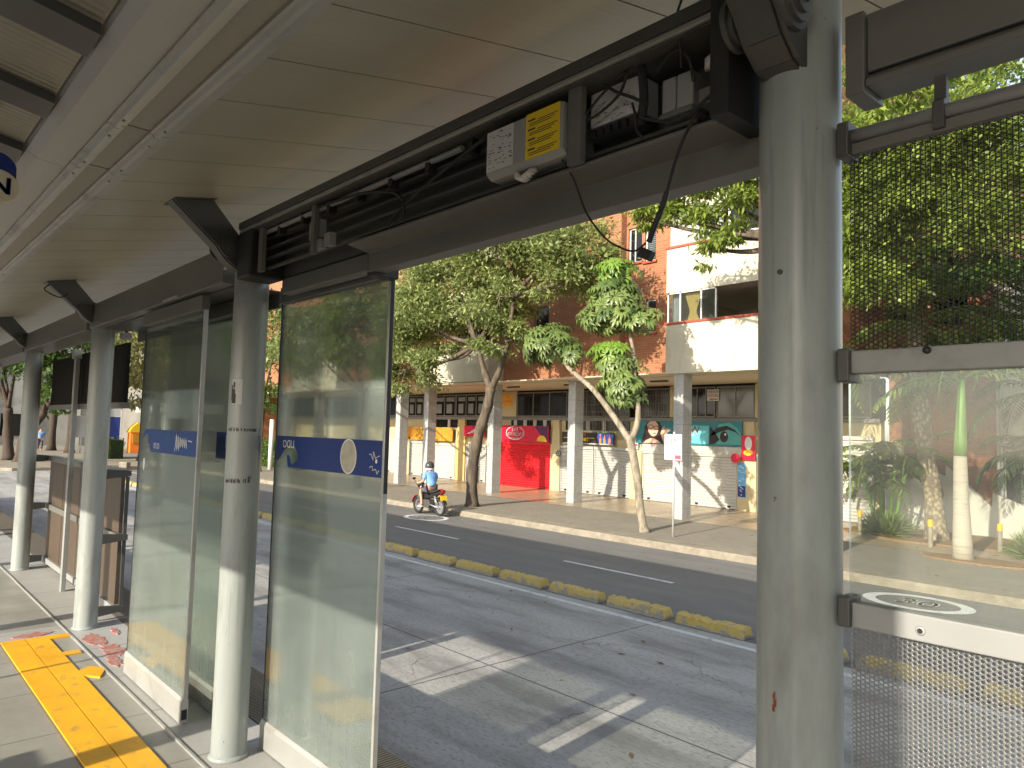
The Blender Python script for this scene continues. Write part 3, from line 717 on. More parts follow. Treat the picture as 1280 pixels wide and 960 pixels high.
b4 = thing('relay_unit', 'small white capped relay on a cream bracket next to the near column', 'relay', (-.95, 1.5, 3.40))
s = MB(); s.lathe([(.018,0),(.018,.026),(.010,.034)], 14, (-.965,1.51,3.475)); s.build('cap', M['label_white'], b4, smooth=True)
s = MB(); s.box(-.99,-.90,1.49,1.56,3.385,3.425); s.build('bracket', M['beam_steel'], b4, bevel=.002)
s = MB(); s.box(-.945,-.905,1.50,1.55,3.46,3.51); s.build('terminal_block', M['trunk_brown'], b4)
s = MB(); s.box(-.985,-.95,1.50,1.54,3.425,3.468); s.build('coil', M['black'], b4)
def bez(pts, n=8):
    pts = [Vector(p) for p in pts]; out = []
    for i in range(len(pts)-1):
        p0 = pts[max(i-1,0)]; p1 = pts[i]; p2 = pts[i+1]; p3 = pts[min(i+2,len(pts)-1)]
        for k in range(n):
            t_ = k/n
            out.append(.5*((2*p1)+(p2-p0)*t_+(2*p0-5*p1+4*p2-p3)*t_*t_+(3*p1-p0-3*p2+p3)*t_**3))
    out.append(pts[-1]); return out
def cable(label, pts, r=.0035, group='loose black cables above the doorway'):
    s = MB(); s.tube(bez(pts), r, 6); o = s.build('cable', M['rubber'], smooth=True); return tag(o, label, 'cable', group)
cb = cable('long black cable hanging from the tray with a camera plug at its end', [(-.90,1.47,3.40),(-.96,1.46,3.37),(-1.03,1.47,3.28),(-1.09,1.49,3.16),(-1.14,1.50,3.075)], .0042)
s = MB(); s.tube(bez([(-1.075,1.485,3.19),(-1.09,1.49,3.16),(-1.12,1.495,3.11),(-1.14,1.50,3.075)]), .0075, 8); s.build('tape_wrap', M['black'], cb)
s = MB(); s.obox((-1.148,1.50,3.045), (.042,.018,.026), Matrix.Rotation(math.radians(28),3,'Y')); s.build('connector', M['black'], cb, bevel=.002)
cable('thin cable drooping from the control box to the hanging plug', [(-1.43,1.47,3.36),(-1.40,1.49,3.30),(-1.36,1.50,3.20),(-1.29,1.50,3.115),(-1.23,1.50,3.075),(-1.185,1.50,3.06),(-1.15,1.50,3.075)], .0028)
cable('black cable sagging below the power supply towards the near column', [(-1.15,1.46,3.40),(-1.10,1.45,3.37),(-1.02,1.44,3.343),(-.95,1.44,3.36),(-.885,1.46,3.40)], .004)
cable('short cut cable end dangling under the white controller', [(-1.17,1.46,3.44),(-1.155,1.455,3.40),(-1.15,1.455,3.36),(-1.13,1.455,3.335)], .0035)
cable('black cable looped across the white controller face', [(-1.20,1.47,3.54),(-1.28,1.465,3.50),(-1.345,1.465,3.452),(-1.30,1.465,3.447),(-1.22,1.465,3.48),(-1.19,1.465,3.53),(-1.165,1.465,3.545)], .004)
cable('black cable crossing the white controller down to its right', [(-1.27,1.465,3.525),(-1.22,1.46,3.485),(-1.17,1.46,3.455),(-1.12,1.46,3.42)], .0048)
cable('black cable dropping from the ceiling joint into the tray', [(-1.07,1.55,3.75),(-1.05,1.50,3.68),(-1.02,1.44,3.60),(-1.01,1.44,3.53),(-1.02,1.46,3.48)], .0032)
cable('black cable tucked along the drive rod left of the control box', [(-2.9,1.46,3.53),(-2.5,1.45,3.50),(-2.25,1.45,3.44),(-2.22,1.46,3.36),(-2.3,1.46,3.335)], .006)
cable('black flexible hose slanting down to the left of the control box', [(-1.75,1.46,3.52),(-2.0,1.46,3.46),(-2.2,1.46,3.40),(-2.35,1.47,3.345)], .007)
cable('bundle of black cables between controller and power supply', [(-1.16,1.48,3.55),(-1.145,1.47,3.50),(-1.14,1.47,3.44),(-1.15,1.47,3.38)], .012)
cable('black cable arching over the power supply', [(-1.10,1.47,3.50),(-1.04,1.46,3.53),(-1.00,1.46,3.50),(-.99,1.47,3.44)], .005)
pl_ = MB(); pl_.box(-3.905,-3.86,1.446,1.4495,3.40,3.455); o = pl_.build('notice_sticker', M['label_white']); tag(o, 'small white sticker on the dark beam end beside the sticker column', 'sticker')
s = MB(); s.box(-3.895,-3.87,1.444,1.4457,3.415,3.44); s.build('print', M['ink'], o)

# ---- perforated and glazed screen right of the near column
sc = thing('perforated_screen', 'grey perforated metal and glass windscreen right of the thick near column', 'screen', (.0, PY, Z0))
xa, xb = -.655, .74
def perforated(z0, z1, y, pitch=.0092, rad=.0036, n=12):
    sx = 1.11; dx = pitch*math.sqrt(3)/2*sx; nx = int((min(xb,.42)-xa)/dx); nz = int((z1-z0)/pitch)
    ix, iz = np.meshgrid(np.arange(nx), np.arange(nz), indexing='ij'); ix = ix.ravel(); iz = iz.ravel()
    cx = xa + dx*(ix+.6); cz = z0 + pitch*(iz + .5 + .5*(ix % 2))
    ang = np.arange(n)*2*np.pi/n
    # outer hexagon-ish ring sampled at n directions on the cell border
    hexr = (pitch/2)/np.cos((ang % (np.pi/3)) - np.pi/6)
    hexr = (pitch/2)/np.cos(((ang+np.pi/6) % (np.pi/3)) - np.pi/6 ) if True else hexr
    N = len(cx)
    def ring(r, yy): 
        v = np.zeros((N, n, 3)); v[:,:,0] = cx[:,None]+r*np.cos(ang)*sx*(1 if np.ndim(r) else .95); v[:,:,2] = cz[:,None]+r*np.sin(ang); v[:,:,1] = yy; return v
    V = np.concatenate([ring(hexr*1.01, y), ring(rad, y), ring(rad, y+.0022)], 1)   # per cell: 3 rings
    base = (np.arange(N)*3*n)[:,None]
    k = np.arange(n); k2 = (k+1) % n
    f1 = np.stack([k, k2, n+k2, n+k], 1); f2 = np.stack([n+k, n+k2, 2*n+k2, 2*n+k], 1)
    F = np.concatenate([f1, f2], 0)[None] + base[:,:,None]
    return V.reshape(-1,3), F.reshape(-1,4), (xa+dx*(nx))
m_perf = mat('perforated_steel', (.24,.24,.235), .4, .06, 5, 0, metal=.3)
m_perf_shaded = mat('perforated_steel_shaded', (.03,.031,.027), .5, .06, 5, 0)  # shaded copy of the perforated steel: shade is put into the base colour
V, F, xe = perforated(2.745, 3.20, PY+.012, .0096, .0038, 12); up = np_mesh('perforated_sheet', V, F, m_perf_shaded, sc); tag(up, 'upper perforated sheet with shade in its colour')
V, F, xe = perforated(1.60, 2.205, PY+.012, .0092, .0034, 12); np_mesh('perforated_sheet', V, F, m_perf, sc)
s = MB(); s.box(xa, xb, PY+.004, PY+.014, 2.24, 2.73); s.build('glass', M['screen_glass'], sc)
s = MB(); s.box(xa, xb, PY+.005, PY+.012, .97, 1.62); s.build('kick_sheet', m_perf, sc)
s = MB(); s.tube([(xa,PY+.005,3.225),(xb,PY+.005,3.225)], .0155, 12); s.build('top_tube', M['rail_grey'], sc, smooth=True)
s = MB(); s.box(xa, xb, PY-.004, PY+.016, 3.185, 3.207); s.build('sheet_edge', M['beam_steel'], sc)
s = MB(); s.box(xa+.01, xb, PY-.012, PY+.02, 2.718, 2.765); s.build('rail', M['rail_grey'], sc, bevel=.003)
s = MB(); s.box(xa+.01, xb, PY-.012, PY+.02, 2.202, 2.252); s.build('rail', M['rail_grey'], sc, bevel=.003)
s = MB(); s.box(xa+.01, xb, PY-.012, PY+.02, .93, .99); s.build('rail', M['rail_grey'], sc, bevel=.003)
for xx in (xb-.03,): 
    s = MB(); s.box(xx, xx+.06, PY-.02, PY+.04, Z0, 3.3); s.build('end_post', M['rail_grey'], sc, bevel=.003)
for zz, h in ((3.215,.075),(2.735,.07),(2.232,.06)):
    s = MB(); s.box(xa-.012, xa+.012, PY-.025, PY+.035, zz-h/2, zz+h/2); s.build('end_clamp', M['dark_steel'], sc, bevel=.003)
for (xx, zz) in ((-.498,2.757),(.2,2.757)):
    s = MB(); s.lathe([(.007,0),(.007,.008),(.004,.010)], 16, (xx, PY-.012, zz), Matrix.Rotation(math.pi/2,3,'X')); s.build('bolt', M['black'], sc, smooth=True)
for (xx, zz) in ((-.515,2.223),(.2,2.223)):
    s = MB(); s.lathe([(.0085,0),(.0085,.003),(.0055,.0035)], 16, (xx, PY-.012, zz), Matrix.Rotation(math.pi/2,3,'X')); b = s.build('bolt_washer', M['aluminium'], sc, smooth=True)
    s = MB(); s.lathe([(.005,0),(.005,.0045)], 12, (xx, PY-.012, zz), Matrix.Rotation(math.pi/2,3,'X')); s.build('bolt_hole', M['black'], b)
for xx in (-.475, .3):
    s = MB(); s.prism([(PY-.014,3.19),(PY-.014,3.245),(PY+.0,3.252),(PY+.0,3.30),(PY+.012,3.30),(PY+.022,3.245),(PY+.022,3.19)], 'yz', xx-.011, xx+.011)
    s.build('strap_clamp', M['dark_steel'], sc, bevel=.002)

# ---- brown slatted screens and black upper boards along the platform (third bay from the camera)
def brown_screen(x0, x1, label, upper_label):
    o = thing('slatted_screen', label, 'screen', ((x0+x1)/2, 1.85, Z0), 'brown screens along the platform edge')
    n = 4; w = (x1-x0)/n
    for k in range(n):
        a = x0+w*k+.006; b = x0+w*(k+1)-.006
        s = MB(); s.box(a, b, 1.80, 1.83, 1.0, 1.56); s.box(a, b, 1.80, 1.83, 1.62, 2.10); s.build('panel', M['brown_panel'], o)
    for zz in (1.585, 2.13, .985):
        s = MB(); s.box(x0, x1, 1.775, 1.85, zz-.03, zz+.03); s.build('rail', M['beam_steel'] if zz > 1 else M['rail_grey'], o, bevel=.003)
    for zz in (1.585, 2.13, .985):
        for xx in (x0-.06, x1+.02):
            s = MB(); s.prism([(1.60,zz-.05),(1.86,zz-.02),(1.86,zz+.025),(1.60,zz+.045)], 'yz', xx, xx+.035); s.build('support_arm', M['dark_steel'], o)
    for xx in (x0, x1):
        s = MB(); s.box(xx-.012, xx+.012, 1.835, 1.86, .95, 2.1); s.build('edge_post', M['dark_steel'], o)
    u = thing('black_board', upper_label, 'board', ((x0+x1)/2, 1.75, 2.7), 'black boards under the beam')
    s = MB(); s.box(x0+.1, (x0+x1)/2-.02, 1.74, 1.77, 2.74, 3.25); s.box((x0+x1)/2+.02, x1+.15, 1.74, 1.77, 2.74, 3.25); s.build('panel', mat('board_black', (.016,.015,.013), .8, .15, 3, 0, spec=.1), u)
    s = MB(); s.box(x0+.1, x1+.15, 1.72, 1.79, 2.69, 2.74); s.build('rail', M['beam_steel'], u)
    p = thing('flat_post', 'thin flat grey post in front of the brown slatted screen' , 'post', ((x0+x1)/2+.1, 1.68, Z0), 'thin posts behind the screens')
    s = MB(); s.box((x0+x1)/2+.08, (x0+x1)/2+.15, 1.66, 1.70, Z0, 3.26); s.build('shaft', M['rail_grey'], p, bevel=.003)
    s = MB(); s.box((x0+x1)/2+.07, (x0+x1)/2+.16, 1.64, 1.71, 3.19, 3.27); s.build('head_cap', M['aluminium'], p)
    return o
brown_screen(-9.9, -6.95, 'brown slatted screen with grey rails, between two columns left of the glass doors', 'black board hung under the beam above the brown slatted screen')
s = thing('spot_lamp', 'small floodlight fixed under the beam beside the black board', 'floodlight', (-6.7,1.7,3.3))
m_ = MB(); m_.box(-6.73,-6.66,1.66,1.74,3.265,3.32); m_.build('head', M['aluminium'], s, bevel=.004)
m_ = MB(); m_.box(-6.71,-6.68,1.69,1.71,3.32,3.34); m_.build('bracket', M['black'], s)
# small wires under the ceiling
cable('thin loose wire hanging under the ceiling beside a bracket in the distance', [(-6.75,1.15,3.66),(-6.72,1.1,3.60),(-6.70,1.2,3.55),(-6.66,1.25,3.58)], .005, 'loose wires under the ceiling')
# hanging sign at the left edge
hs = thing('hanging_sign', 'cream round platform sign with a navy letter, hung at the left edge', 'sign', (-3.0,.335,3.4))
s = MB(); s.prism([(.325+.062*math.cos(a), 3.40+.055*math.sin(a)+.035*(math.sin(a)>0)) for a in [2*math.pi*k/40 for k in range(40)]], 'yz', -3.03, -3.012); s.build('navy_backing', M['navy'], hs)
s = MB(); s.prism([(.335+.062*math.cos(a), 3.37+.058*math.sin(a)) for a in [2*math.pi*k/40 for k in range(40)]], 'yz', -3.011, -3.0); s.build('cream_face', M['cream'], hs, bevel=.003)
s = MB(); text_to(s, 'N', (-2.9985,.342,3.37), .085, ux=(0,1,0), bold=.003); s.build('letter', M['navy'], hs)
s = MB(); s.tube([(-3.02,.32,3.47),(-3.02,.32,3.73)], .008, 8); s.build('hanger', M['rail_grey'], hs)
# ================================================================ STREET (structure)
def struct(name, mb, m): return tag(mb.build(name, m), kind='structure')
s = MB(); s.box(-260, 160, -160, 160, -.6, -.012); struct('ground', s, M['concrete_wall'])
s = MB(); s.add([(-46,2.0,0),(60,2.0,0),(60,8.62,0),(-46,8.62,0)], [(0,1,2,3)]); struct('bus_lane', s, M['bus_lane'])
s = MB(); s.add([(-140,-60,-.004),(60,-60,-.004),(60,14.0,-.004),(-140,14.0,-.004)], [(0,1,2,3)]); struct('road', s, M['asphalt'])
s = MB(); s.add([(-44,8.30,.004),(60,8.30,.004),(60,8.40,.004),(-44,8.40,.004)], [(0,1,2,3)]); struct('lane_edge_line', s, M['road_white'])
s = MB()
for k in range(-9, 6):
    x0 = -10.32 + 6.1*k; s.add([(x0,10.88,.004),(x0+2.65,10.88,.004),(x0+2.65,10.98,.004),(x0,10.98,.004)], [(0,1,2,3)])
struct('lane_dashes', s, M['road_white'])
def ring_mark(cx, cy, r0, r1, n=40):
    s = MB(); s.add([(cx+r0*math.cos(2*math.pi*k/n), cy+r0*.75*math.sin(2*math.pi*k/n), .005) for k in range(n)] + [(cx+r1*math.cos(2*math.pi*k/n), cy+r1*.75*math.sin(2*math.pi*k/n), .005) for k in range(n)],
        [(k,(k+1)%n,n+(k+1)%n,n+k) for k in range(n)]); return s
s = ring_mark(-4.4, 12.95, .62, .82); text_to(s, '30', (-4.4,12.95,.005), .62, ux=(1,0,0), uz=(0,1,0), bold=.02); struct('speed_marking', s, M['road_white'])
s = ring_mark(-17.6, 12.75, .62, .78); text_to(s, '30', (-17.6,12.75,.005), .62, ux=(1,0,0), uz=(0,1,0), bold=.02); struct('speed_marking', s, M['road_white'])
# kerb and pavement on the far side
s = MB(); s.prism([(13.92,0-.3),(13.92,.11),(13.96,.15),(14.42,.15),(14.42,-.3)], 'yz', -120, 60); struct('kerb', s, M['kerb'])
s = MB(); s.add([(-120,14.42,.149),(60,14.42,.149),(60,18.05,.149),(-120,18.05,.149)], [(0,1,2,3)]); struct('pavement', s, M['paver'])
s = MB(); s.add([(-120,18.05,.153),(60,18.05,.153),(60,60,.153),(-120,60,.153)], [(0,1,2,3)]); struct('arcade_floor', s, M['arcade_tile'])
# raised island where the street bends, far left
s = MB(); s.prism([(-43.0,6.2),(-44.5,5.3),(-60,4.2),(-140,2),(-140,13.9),(-47,13.9),(-43.5,12.5)], 'xy', -.3, .15); struct('island', s, M['kerb'])
s = MB(); s.prism(blob(-6.4,20.7,2.6,1.5,30,.15,5), 'xy', .1, .19); s.prism(blob(-4.7,17.5,1.2,.55,24,.15,6), 'xy', .1, .185); struct('planting_bed', s, M['mulch'])

# ---- lane separators: worn yellow concrete blocks
def sep_mesh(seed):
    r = random.Random(seed); mb = MB(); L = 1.06; n = 24
    vs = []; fs = []
    for i in range(n+1):
        t_ = i/n; x_ = -L/2+L*t_
        hk = .155 - (r.random()*.04 if r.random() < .4 else r.random()*.008)
        tw = .085; bw = .115
        for (yy, zz) in ((-bw,0),(-bw+.012,.035),(-tw-r.random()*.012,hk-.02),(-tw+.02,hk),(tw-.02,hk-r.random()*.01),(tw,hk-.02),(bw-.012,.035),(bw,0)):
            dx = .02 if i == 0 and zz > .04 else (-.02 if i == n and zz > .04 else 0)
            vs.append((x_+dx, yy, zz))
    for i in range(n):
        for k in range(7): fs.append((i*8+k, i*8+k+1, (i+1)*8+k+1, (i+1)*8+k))
    fs.append(tuple(range(8))); fs.append(tuple(n*8+k for k in range(7,-1,-1)))
    mb.add(vs, fs); return mb
sep_src = [sep_mesh(k).build('lane_separator', M['separator']) for k in range(5)]
ordw = ['first','second','third','fourth','fifth','sixth','seventh','eighth','ninth','tenth']
xs = -5.51; k = 0
allsep = []
for i in range(-6, 25):
    x = -5.51 - 1.232*i
    src = sep_src[(i*3+i//4) % 5]
    allsep.append((i, x, src))
used = set()
for i, x, src in allsep:
    if src.name in used:
        o = src.copy(); COL.objects.link(o)
    else: o = src; used.add(src.name)
    o.location = (x, 8.76, 0.002); o.rotation_euler = (0, 0, random.uniform(-.012,.012) + (math.pi if i % 2 else 0))
    if i < 0: lab = 'worn yellow concrete lane separator seen through or right of the perforated screen'
    elif i < 7: lab = f'worn yellow concrete lane separator, {ordw[i]} left of the thick near column'
    elif i < 13: lab = 'worn yellow concrete lane separator seen through the blue banded door leaf'
    else: lab = 'small distant yellow lane separator left of the glass doors'
    tag(o, lab, 'lane separator', 'yellow separators between bus lane and street')
# =============================================================== APARTMENT BUILDING
bld = thing('apartment_building', 'red brick apartment building with cream balconies above a shop arcade', 'building', (-20, 19, .15))
def wall_open(mb, x0, x1, z0, z1, y0, y1, ops):
    xs = sorted({x0, x1, *[o[0] for o in ops], *[o[1] for o in ops]}); zs = sorted({z0, z1, *[o[2] for o in ops], *[o[3] for o in ops]})
    for a, b in zip(xs[:-1], xs[1:]):
        for c, d in zip(zs[:-1], zs[1:]):
            if any(o[0] <= a+1e-6 and o[1] >= b-1e-6 and o[2] <= c+1e-6 and o[3] >= d-1e-6 for o in ops): continue
            mb.add([(a,y0,c),(b,y0,c),(b,y0,d),(a,y0,d)], [(0,1,2,3)])
    for o in ops:
        a, b, c, d = o[:4]
        mb.add([(a,y0,c),(a,y1,c),(a,y1,d),(a,y0,d)], [(0,1,2,3)]); mb.add([(b,y0,c),(b,y1,c),(b,y1,d),(b,y0,d)], [(0,3,2,1)])
        mb.add([(a,y0,c),(b,y0,c),(b,y1,c),(a,y1,c)], [(0,3,2,1)]); mb.add([(a,y0,d),(b,y0,d),(b,y1,d),(a,y1,d)], [(0,1,2,3)])
BR = -8.55; BL = -47.0; TOP = 15.2
ops = [(-15.2,-14.64,8.25,9.42),(-14.52,-14.08,8.2,9.36),(-14.46,-14.06,5.86,6.95),(-15.2,-14.68,5.86,6.95),(-19.62,-18.86,5.8,7.25),(-19.62,-18.86,8.3,9.6),(-24.4,-22.2,7.36,8.62),
       (-24.4,-22.2,6.05,6.86),(-30.5,-29.3,5.9,7.1),(-30.5,-29.3,8.3,9.5),(-35.5,-34.0,5.9,7.1),(-35.5,-34.0,8.3,9.5),(-40.5,-39.0,5.9,7.1),(-40.5,-39.0,8.3,9.5),
       (-13.0,-8.6,5.92,6.86),(-13.0,-8.6,8.26,9.25),(-13.0,-8.6,10.7,11.7),(-17.6,-16.4,10.6,11.8),(-24.4,-22.2,9.9,11.0)]
s = MB(); wall_open(s, BL, BR, 4.48, TOP, 18.9, 19.2, ops); s.build('brick_wall', M['brick'], bld, fix=False)
s = MB(); s.add([(BR,18.9,4.48),(BR,40,4.48),(BR,40,TOP),(BR,18.9,TOP)],[(0,1,2,3)]); s.box(BL,BR,18.9,40,TOP,TOP+.2); s.add([(BL,18.9,.15),(BL,40,.15),(BL,40,TOP),(BL,18.9,TOP)],[(0,3,2,1)]); s.build('side_wall', M['brick'], bld)
s = MB(); s.box(-15.75, -15.28, 18.62, 18.9, 4.48, TOP); s.build('brick_pilaster', M['brick'], bld)
s = MB(); s.box(-28.6,-26.1,18.72,18.9,4.5,TOP); s.build('brick_pilaster', M['brick'], bld)
s = MB(); s.box(BL, BR, 18.14, 18.88, 4.44, 4.478); s.box(BL, BR, 18.88, 22.4, 4.42, 4.478)
s.build('arcade_soffit', M['soffit'], bld)
# rooms behind openings (dark boxes)
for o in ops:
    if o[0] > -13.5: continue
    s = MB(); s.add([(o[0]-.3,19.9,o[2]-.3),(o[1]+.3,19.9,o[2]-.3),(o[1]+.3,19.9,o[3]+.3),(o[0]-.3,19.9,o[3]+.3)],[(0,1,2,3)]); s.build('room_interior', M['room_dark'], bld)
def window(x0, x1, z0, z1, y=18.97, frame='white_frame', mull=(), sill=True, pane='dark_glass', label=None):
    s = MB(); w = .045
    s.box(x0, x0+w, y, y+.05, z0, z1); s.box(x1-w, x1, y, y+.05, z0, z1); s.box(x0, x1, y, y+.05, z0, z0+w); s.box(x0, x1, y, y+.05, z1-w, z1)
    for m_ in mull: s.box(x0+(x1-x0)*m_-.02, x0+(x1-x0)*m_+.02, y+.002, y+.048, z0, z1)
    f = s.build('window', M[frame], bld)
    s = MB(); s.box(x0+w, x1-w, y+.02, y+.028, z0+w, z1-w); s.build('pane', M[pane], f)
    if sill:
        s = MB(); s.box(x0-.06, x1+.06, 18.83, 18.96, z0-.07, z0-.002); s.build('sill', M['coping'], f)
    return f
w = window(*ops[0][:4], mull=(.42,))
s = MB(); s.box(-15.1, -14.95, 19.02, 19.04, 8.3, 9.35); s.build('louvre', M['white_frame'], w)
w = window(*ops[1][:4], pane='pane')
s = MB()
for k in range(16): s.obox((-14.3, 19.03, 8.27+.068*k), (.36,.05,.008), Matrix.Rotation(.6,3,'X'))
s.build('louvre', M['white_frame'], w)
w = window(*ops[2][:4], pane='pane'); w = window(*ops[3][:4])
s = MB(); s.box(-15.12,-14.78,18.90,18.93,5.9,6.3); s.build('red_cloth', M['red_cloth'], w)
for o in ops[4:6]: window(*o[:4], frame='grey_frame', sill=False)
w = window(*ops[6][:4], mull=(.3,.62)); w2 = window(*ops[7][:4], mull=(.33,.66), sill=False, frame='grey_frame')
s = MB(); s.box(-23.5, -22.3, 19.03, 19.05, 7.4, 8.55); s.build('blind', M['label_white'], w)
for o in ops[8:14]: window(*o[:4], mull=(.5,))
for o in ops[17:]: window(*o[:4], mull=(.5,))
# balconies
def balcony(x0, x1, z0, z1, y0=18.1, glaze=None, label=None):
    s = MB(); s.box(x0, x1, y0, y0+.14, z0, z1); s.box(x0, x0+.14, y0+.14, 18.898, z0, z1); s.box(x1-.14, x1, y0+.14, 18.898, z0, z1); s.box(x0+.14, x1-.14, y0+.14, 18.898, z0, z0+.16)
    b = s.build('balcony', M['stucco'], bld, bevel=.008)
    if label: b['label'] = label
    s = MB(); s.box(x0-.03, x1+.03, y0-.035, y0+.17, z1, z1+.075); s.box(x0-.03, x0+.17, y0+.17, 18.895, z1, z1+.075); s.build('coping', M['coping'], b, bevel=.01)
    return b
R0, R1 = -13.08, -8.58
b1 = balcony(R0, R1, 4.43, 5.90); b2_ = balcony(R0, R1, 6.87, 8.20); b3_ = balcony(R0, R1, 9.27, 10.6); b4_ = balcony(R0, R1, 11.75, 13.1)
# glazing of the balconies (frames, panes, curtain, room)
def glazing(b, z0, z1, xopen):
    s = MB(); y = 18.13
    for xx in (-13.05, -12.62, -11.9, -11.42): s.box(xx, xx+.04, y, y+.05, z0, z1)
    s.box(-13.05, xopen, y, y+.05, z1-.04, z1)
    fr = s.build('glazing_frame', M['white_frame'], b)
    s = MB()
    for a, c_ in ((-13.01,-12.62),(-12.58,-11.9),(-11.86,-11.42)): s.box(a, c_, y+.02, y+.026, z0, z1-.04)
    s.build('pane', M['pane'], fr)
def room(z0, z1, b):
    s = MB()
    s.add([(R0+.1,18.9,z1-.01),(R1,18.9,z1-.01),(R1,22.0,z1-.01),(R0+.1,22.0,z1-.01)],[(0,1,2,3)])
    s.add([(R0+.1,18.25,z1-.012),(R1,18.25,z1-.012),(R1,18.9,z1-.012),(R0+.1,18.9,z1-.012)],[(0,1,2,3)])
    s.add([(R0+.1,22.0,z0-.8),(R1,22.0,z0-.8),(R1,22.0,z1),(R0+.1,22.0,z1)],[(0,1,2,3)])
    s.add([(R0+.1,18.3,z0-.8),(R0+.1,22,z0-.8),(R0+.1,22,z1),(R0+.1,18.3,z1)],[(0,1,2,3)]); s.add([(R1-.02,18.3,z0-.8),(R1-.02,22,z0-.8),(R1-.02,22,z1),(R1-.02,18.3,z1)],[(0,3,2,1)]); s.add([(R0+.1,18.3,z0-.8),(R1,18.3,z0-.8),(R1,22,z0-.8),(R0+.1,22,z0-.8)],[(0,1,2,3)])
    s.build('room_lining', M['room_wall'], b)
    s = MB(); s.box(-11.5,-9.6,20.6,21.4,z0-.8,z0+.62); s.build('wardrobe', M['room_dark'], b)
glazing(b1, 5.975, 6.868, -11.38); room(5.975, 6.868, b1)
s = MB()
n = 16; prof = []
for k in range(n+1):
    t_ = k/n; xx = -12.55 + .58*t_; prof.append((xx, 18.30+.025*math.sin(t_*40)))
vs = []; fs = []
for j in range(9):
    zt_ = j/8; pinch = 1-.62*math.exp(-((zt_-.30)/.20)**2) if zt_ < .75 else 1
    pinch = .35+.65*abs(zt_-.32)/.68 if zt_ > .32 else .35+.4*abs(zt_-.32)/.32
    for (xx, yy) in prof: vs.append((-12.26+(xx+12.26)*pinch, yy, 5.98+.86*zt_))
for j in range(8):
    for k in range(n): a = j*(n+1)+k; fs.append((a,a+1,a+n+2,a+n+1))
s.add(vs, fs); s.build('curtain', M['curtain'], b1, smooth=True)
s = MB(); s.box(-13.0,-12.7,18.35,18.37,5.98,6.86); s.build('blind', M['label_white'], b1)
room(8.28, 9.25, b2_); room(10.68, 11.72, b3_)
s = MB(); y = 18.2
for xx in (-11.05, -10.0, -9.2): s.box(xx, xx+.06, y, y+.05, 8.28, 9.25)
s.box(-11.0, R1, y, y+.05, 8.30, 8.36); f = s.build('glazing_frame', M['white_frame'], b2_)
s = MB(); s.box(-10.99,-10.0,y+.02,y+.026,8.36,9.2); s.build('pane', M['dark_glass'], f)
s = MB(); s.box(R0+.1, -11.2, 18.14, 18.2, 8.28, 9.25); s.build('side_panel', M['concrete_wall'], b2_)
L0, L1 = -26.05, -21.28
lb = balcony(L0, L1, 4.50, 5.98, label='cream balcony behind the dark tree'); balcony(L0, L1, 6.9, 8.2); balcony(L0, L1, 9.3, 10.6)
balcony(-38, -33, 4.50, 5.98); balcony(-38, -33, 6.9, 8.2)
# arcade columns
ccx = [(-12.68,18.32),(-17.62,19.0),(-21.98,19.0),(-26.36,19.0),(-27.5,18.30),(-32.0,19.0),(-36.6,19.0),(-41.2,19.0),(-45.8,19.0)]
for i, (xx, yy) in enumerate(ccx):
    s = MB(); s.box(xx-.17, xx+.17, yy-.1, yy+.34, .15, 4.45); c = s.build('arcade_column', M['marble'], bld, bevel=.006)
    if i == 0: c['label'] = 'marble clad column right of the forked tree'
    if i in (0,1,3):
        s = MB(); r = random.Random(i+11); px = None
        for k in range(14):
            p = (xx+.172, yy+.12+r.uniform(-.12,.12), 1.5+.045*k*(1 if i else 1.2)+r.uniform(-.06,.06)- (.4 if i==1 else 0))
            if px and r.random() > .15: s.bar(px, p, .008, .001, (1,0,0))
            px = p
        s.build('graffiti', M['grey_frame'], c)
# shop fronts (y = 22.3)
SY = 22.3
s = MB(); s.box(BL, BR, SY+.12, SY+.4, .15, 3.2); s.build('shop_wall', M['cream_wall'], bld)
s = MB(); s.box(BL, BR, SY+.35, SY+.5, 3.2, 4.45); s.build('mezzanine_back', M['room_dark'], bld)
s = MB(); s.box(BL, BR, SY+.0, SY+.35, 3.12, 3.24); s.build('mezzanine_slab', M['grey_frame'], bld)
def shutter(x0, x1, z1, m, label=None, z0=.16, y=None, tail=True):
    y = y or SY; prof = []; n = int((z1-z0)/.10)
    for k in range(n):
        a = z0+(z1-z0)*k/n; d = (z1-z0)/n
        prof += [(y+.012, a+.002), (y-.016, a+d*.12), (y-.026, a+d*.45), (y-.016, a+d*.80), (y+.012, a+d*.90)]
    s = MB(); s.sheet(prof, 'yz', x0, x1); o = s.build('roller_shutter', M[m], bld, fix=False)
    if label: o['label'] = label
    for xx in (x0-.04, x1): s = MB(); s.box(xx, xx+.04, y-.05, y+.03, z0, z1); s.build('guide_rail', M[m], o)
    s = MB(); s.box(x0-.04, x1+.04, y-.08, y+.06, z1, z1+.12); s.build('shutter_box', M[m], o, bevel=.01)
    for xx in (x0+.25, x1-.25): s = MB(); s.box(xx-.05, xx+.05, y-.05, y-.023, z0+.05, z0+.12); s.build('lock', M['black'], o)
    return o
shr = shutter(-25.12, -21.95, 2.02, 'shutter_red', 'red roller shutter')
sh1 = shutter(-19.43, -17.68, 1.95, 'shutter_grey'); sh2 = shutter(-21.28, -19.55, 1.95, 'shutter_grey')
sh3 = shutter(-17.02, -15.05, 1.90, 'shutter_white', 'broad cream shutter'); sh3b = shutter(-14.95, -13.18, 1.90, 'shutter_white')
shutter(-30.2, -28.55, 1.80, 'shutter_white'); shutter(-27.6, -26.2, 1.80, 'shutter_grey'); shutter(-32.4, -31.0, 1.85, 'shutter_grey'); shutter(-34.6, -32.9, 1.9, 'shutter_white')
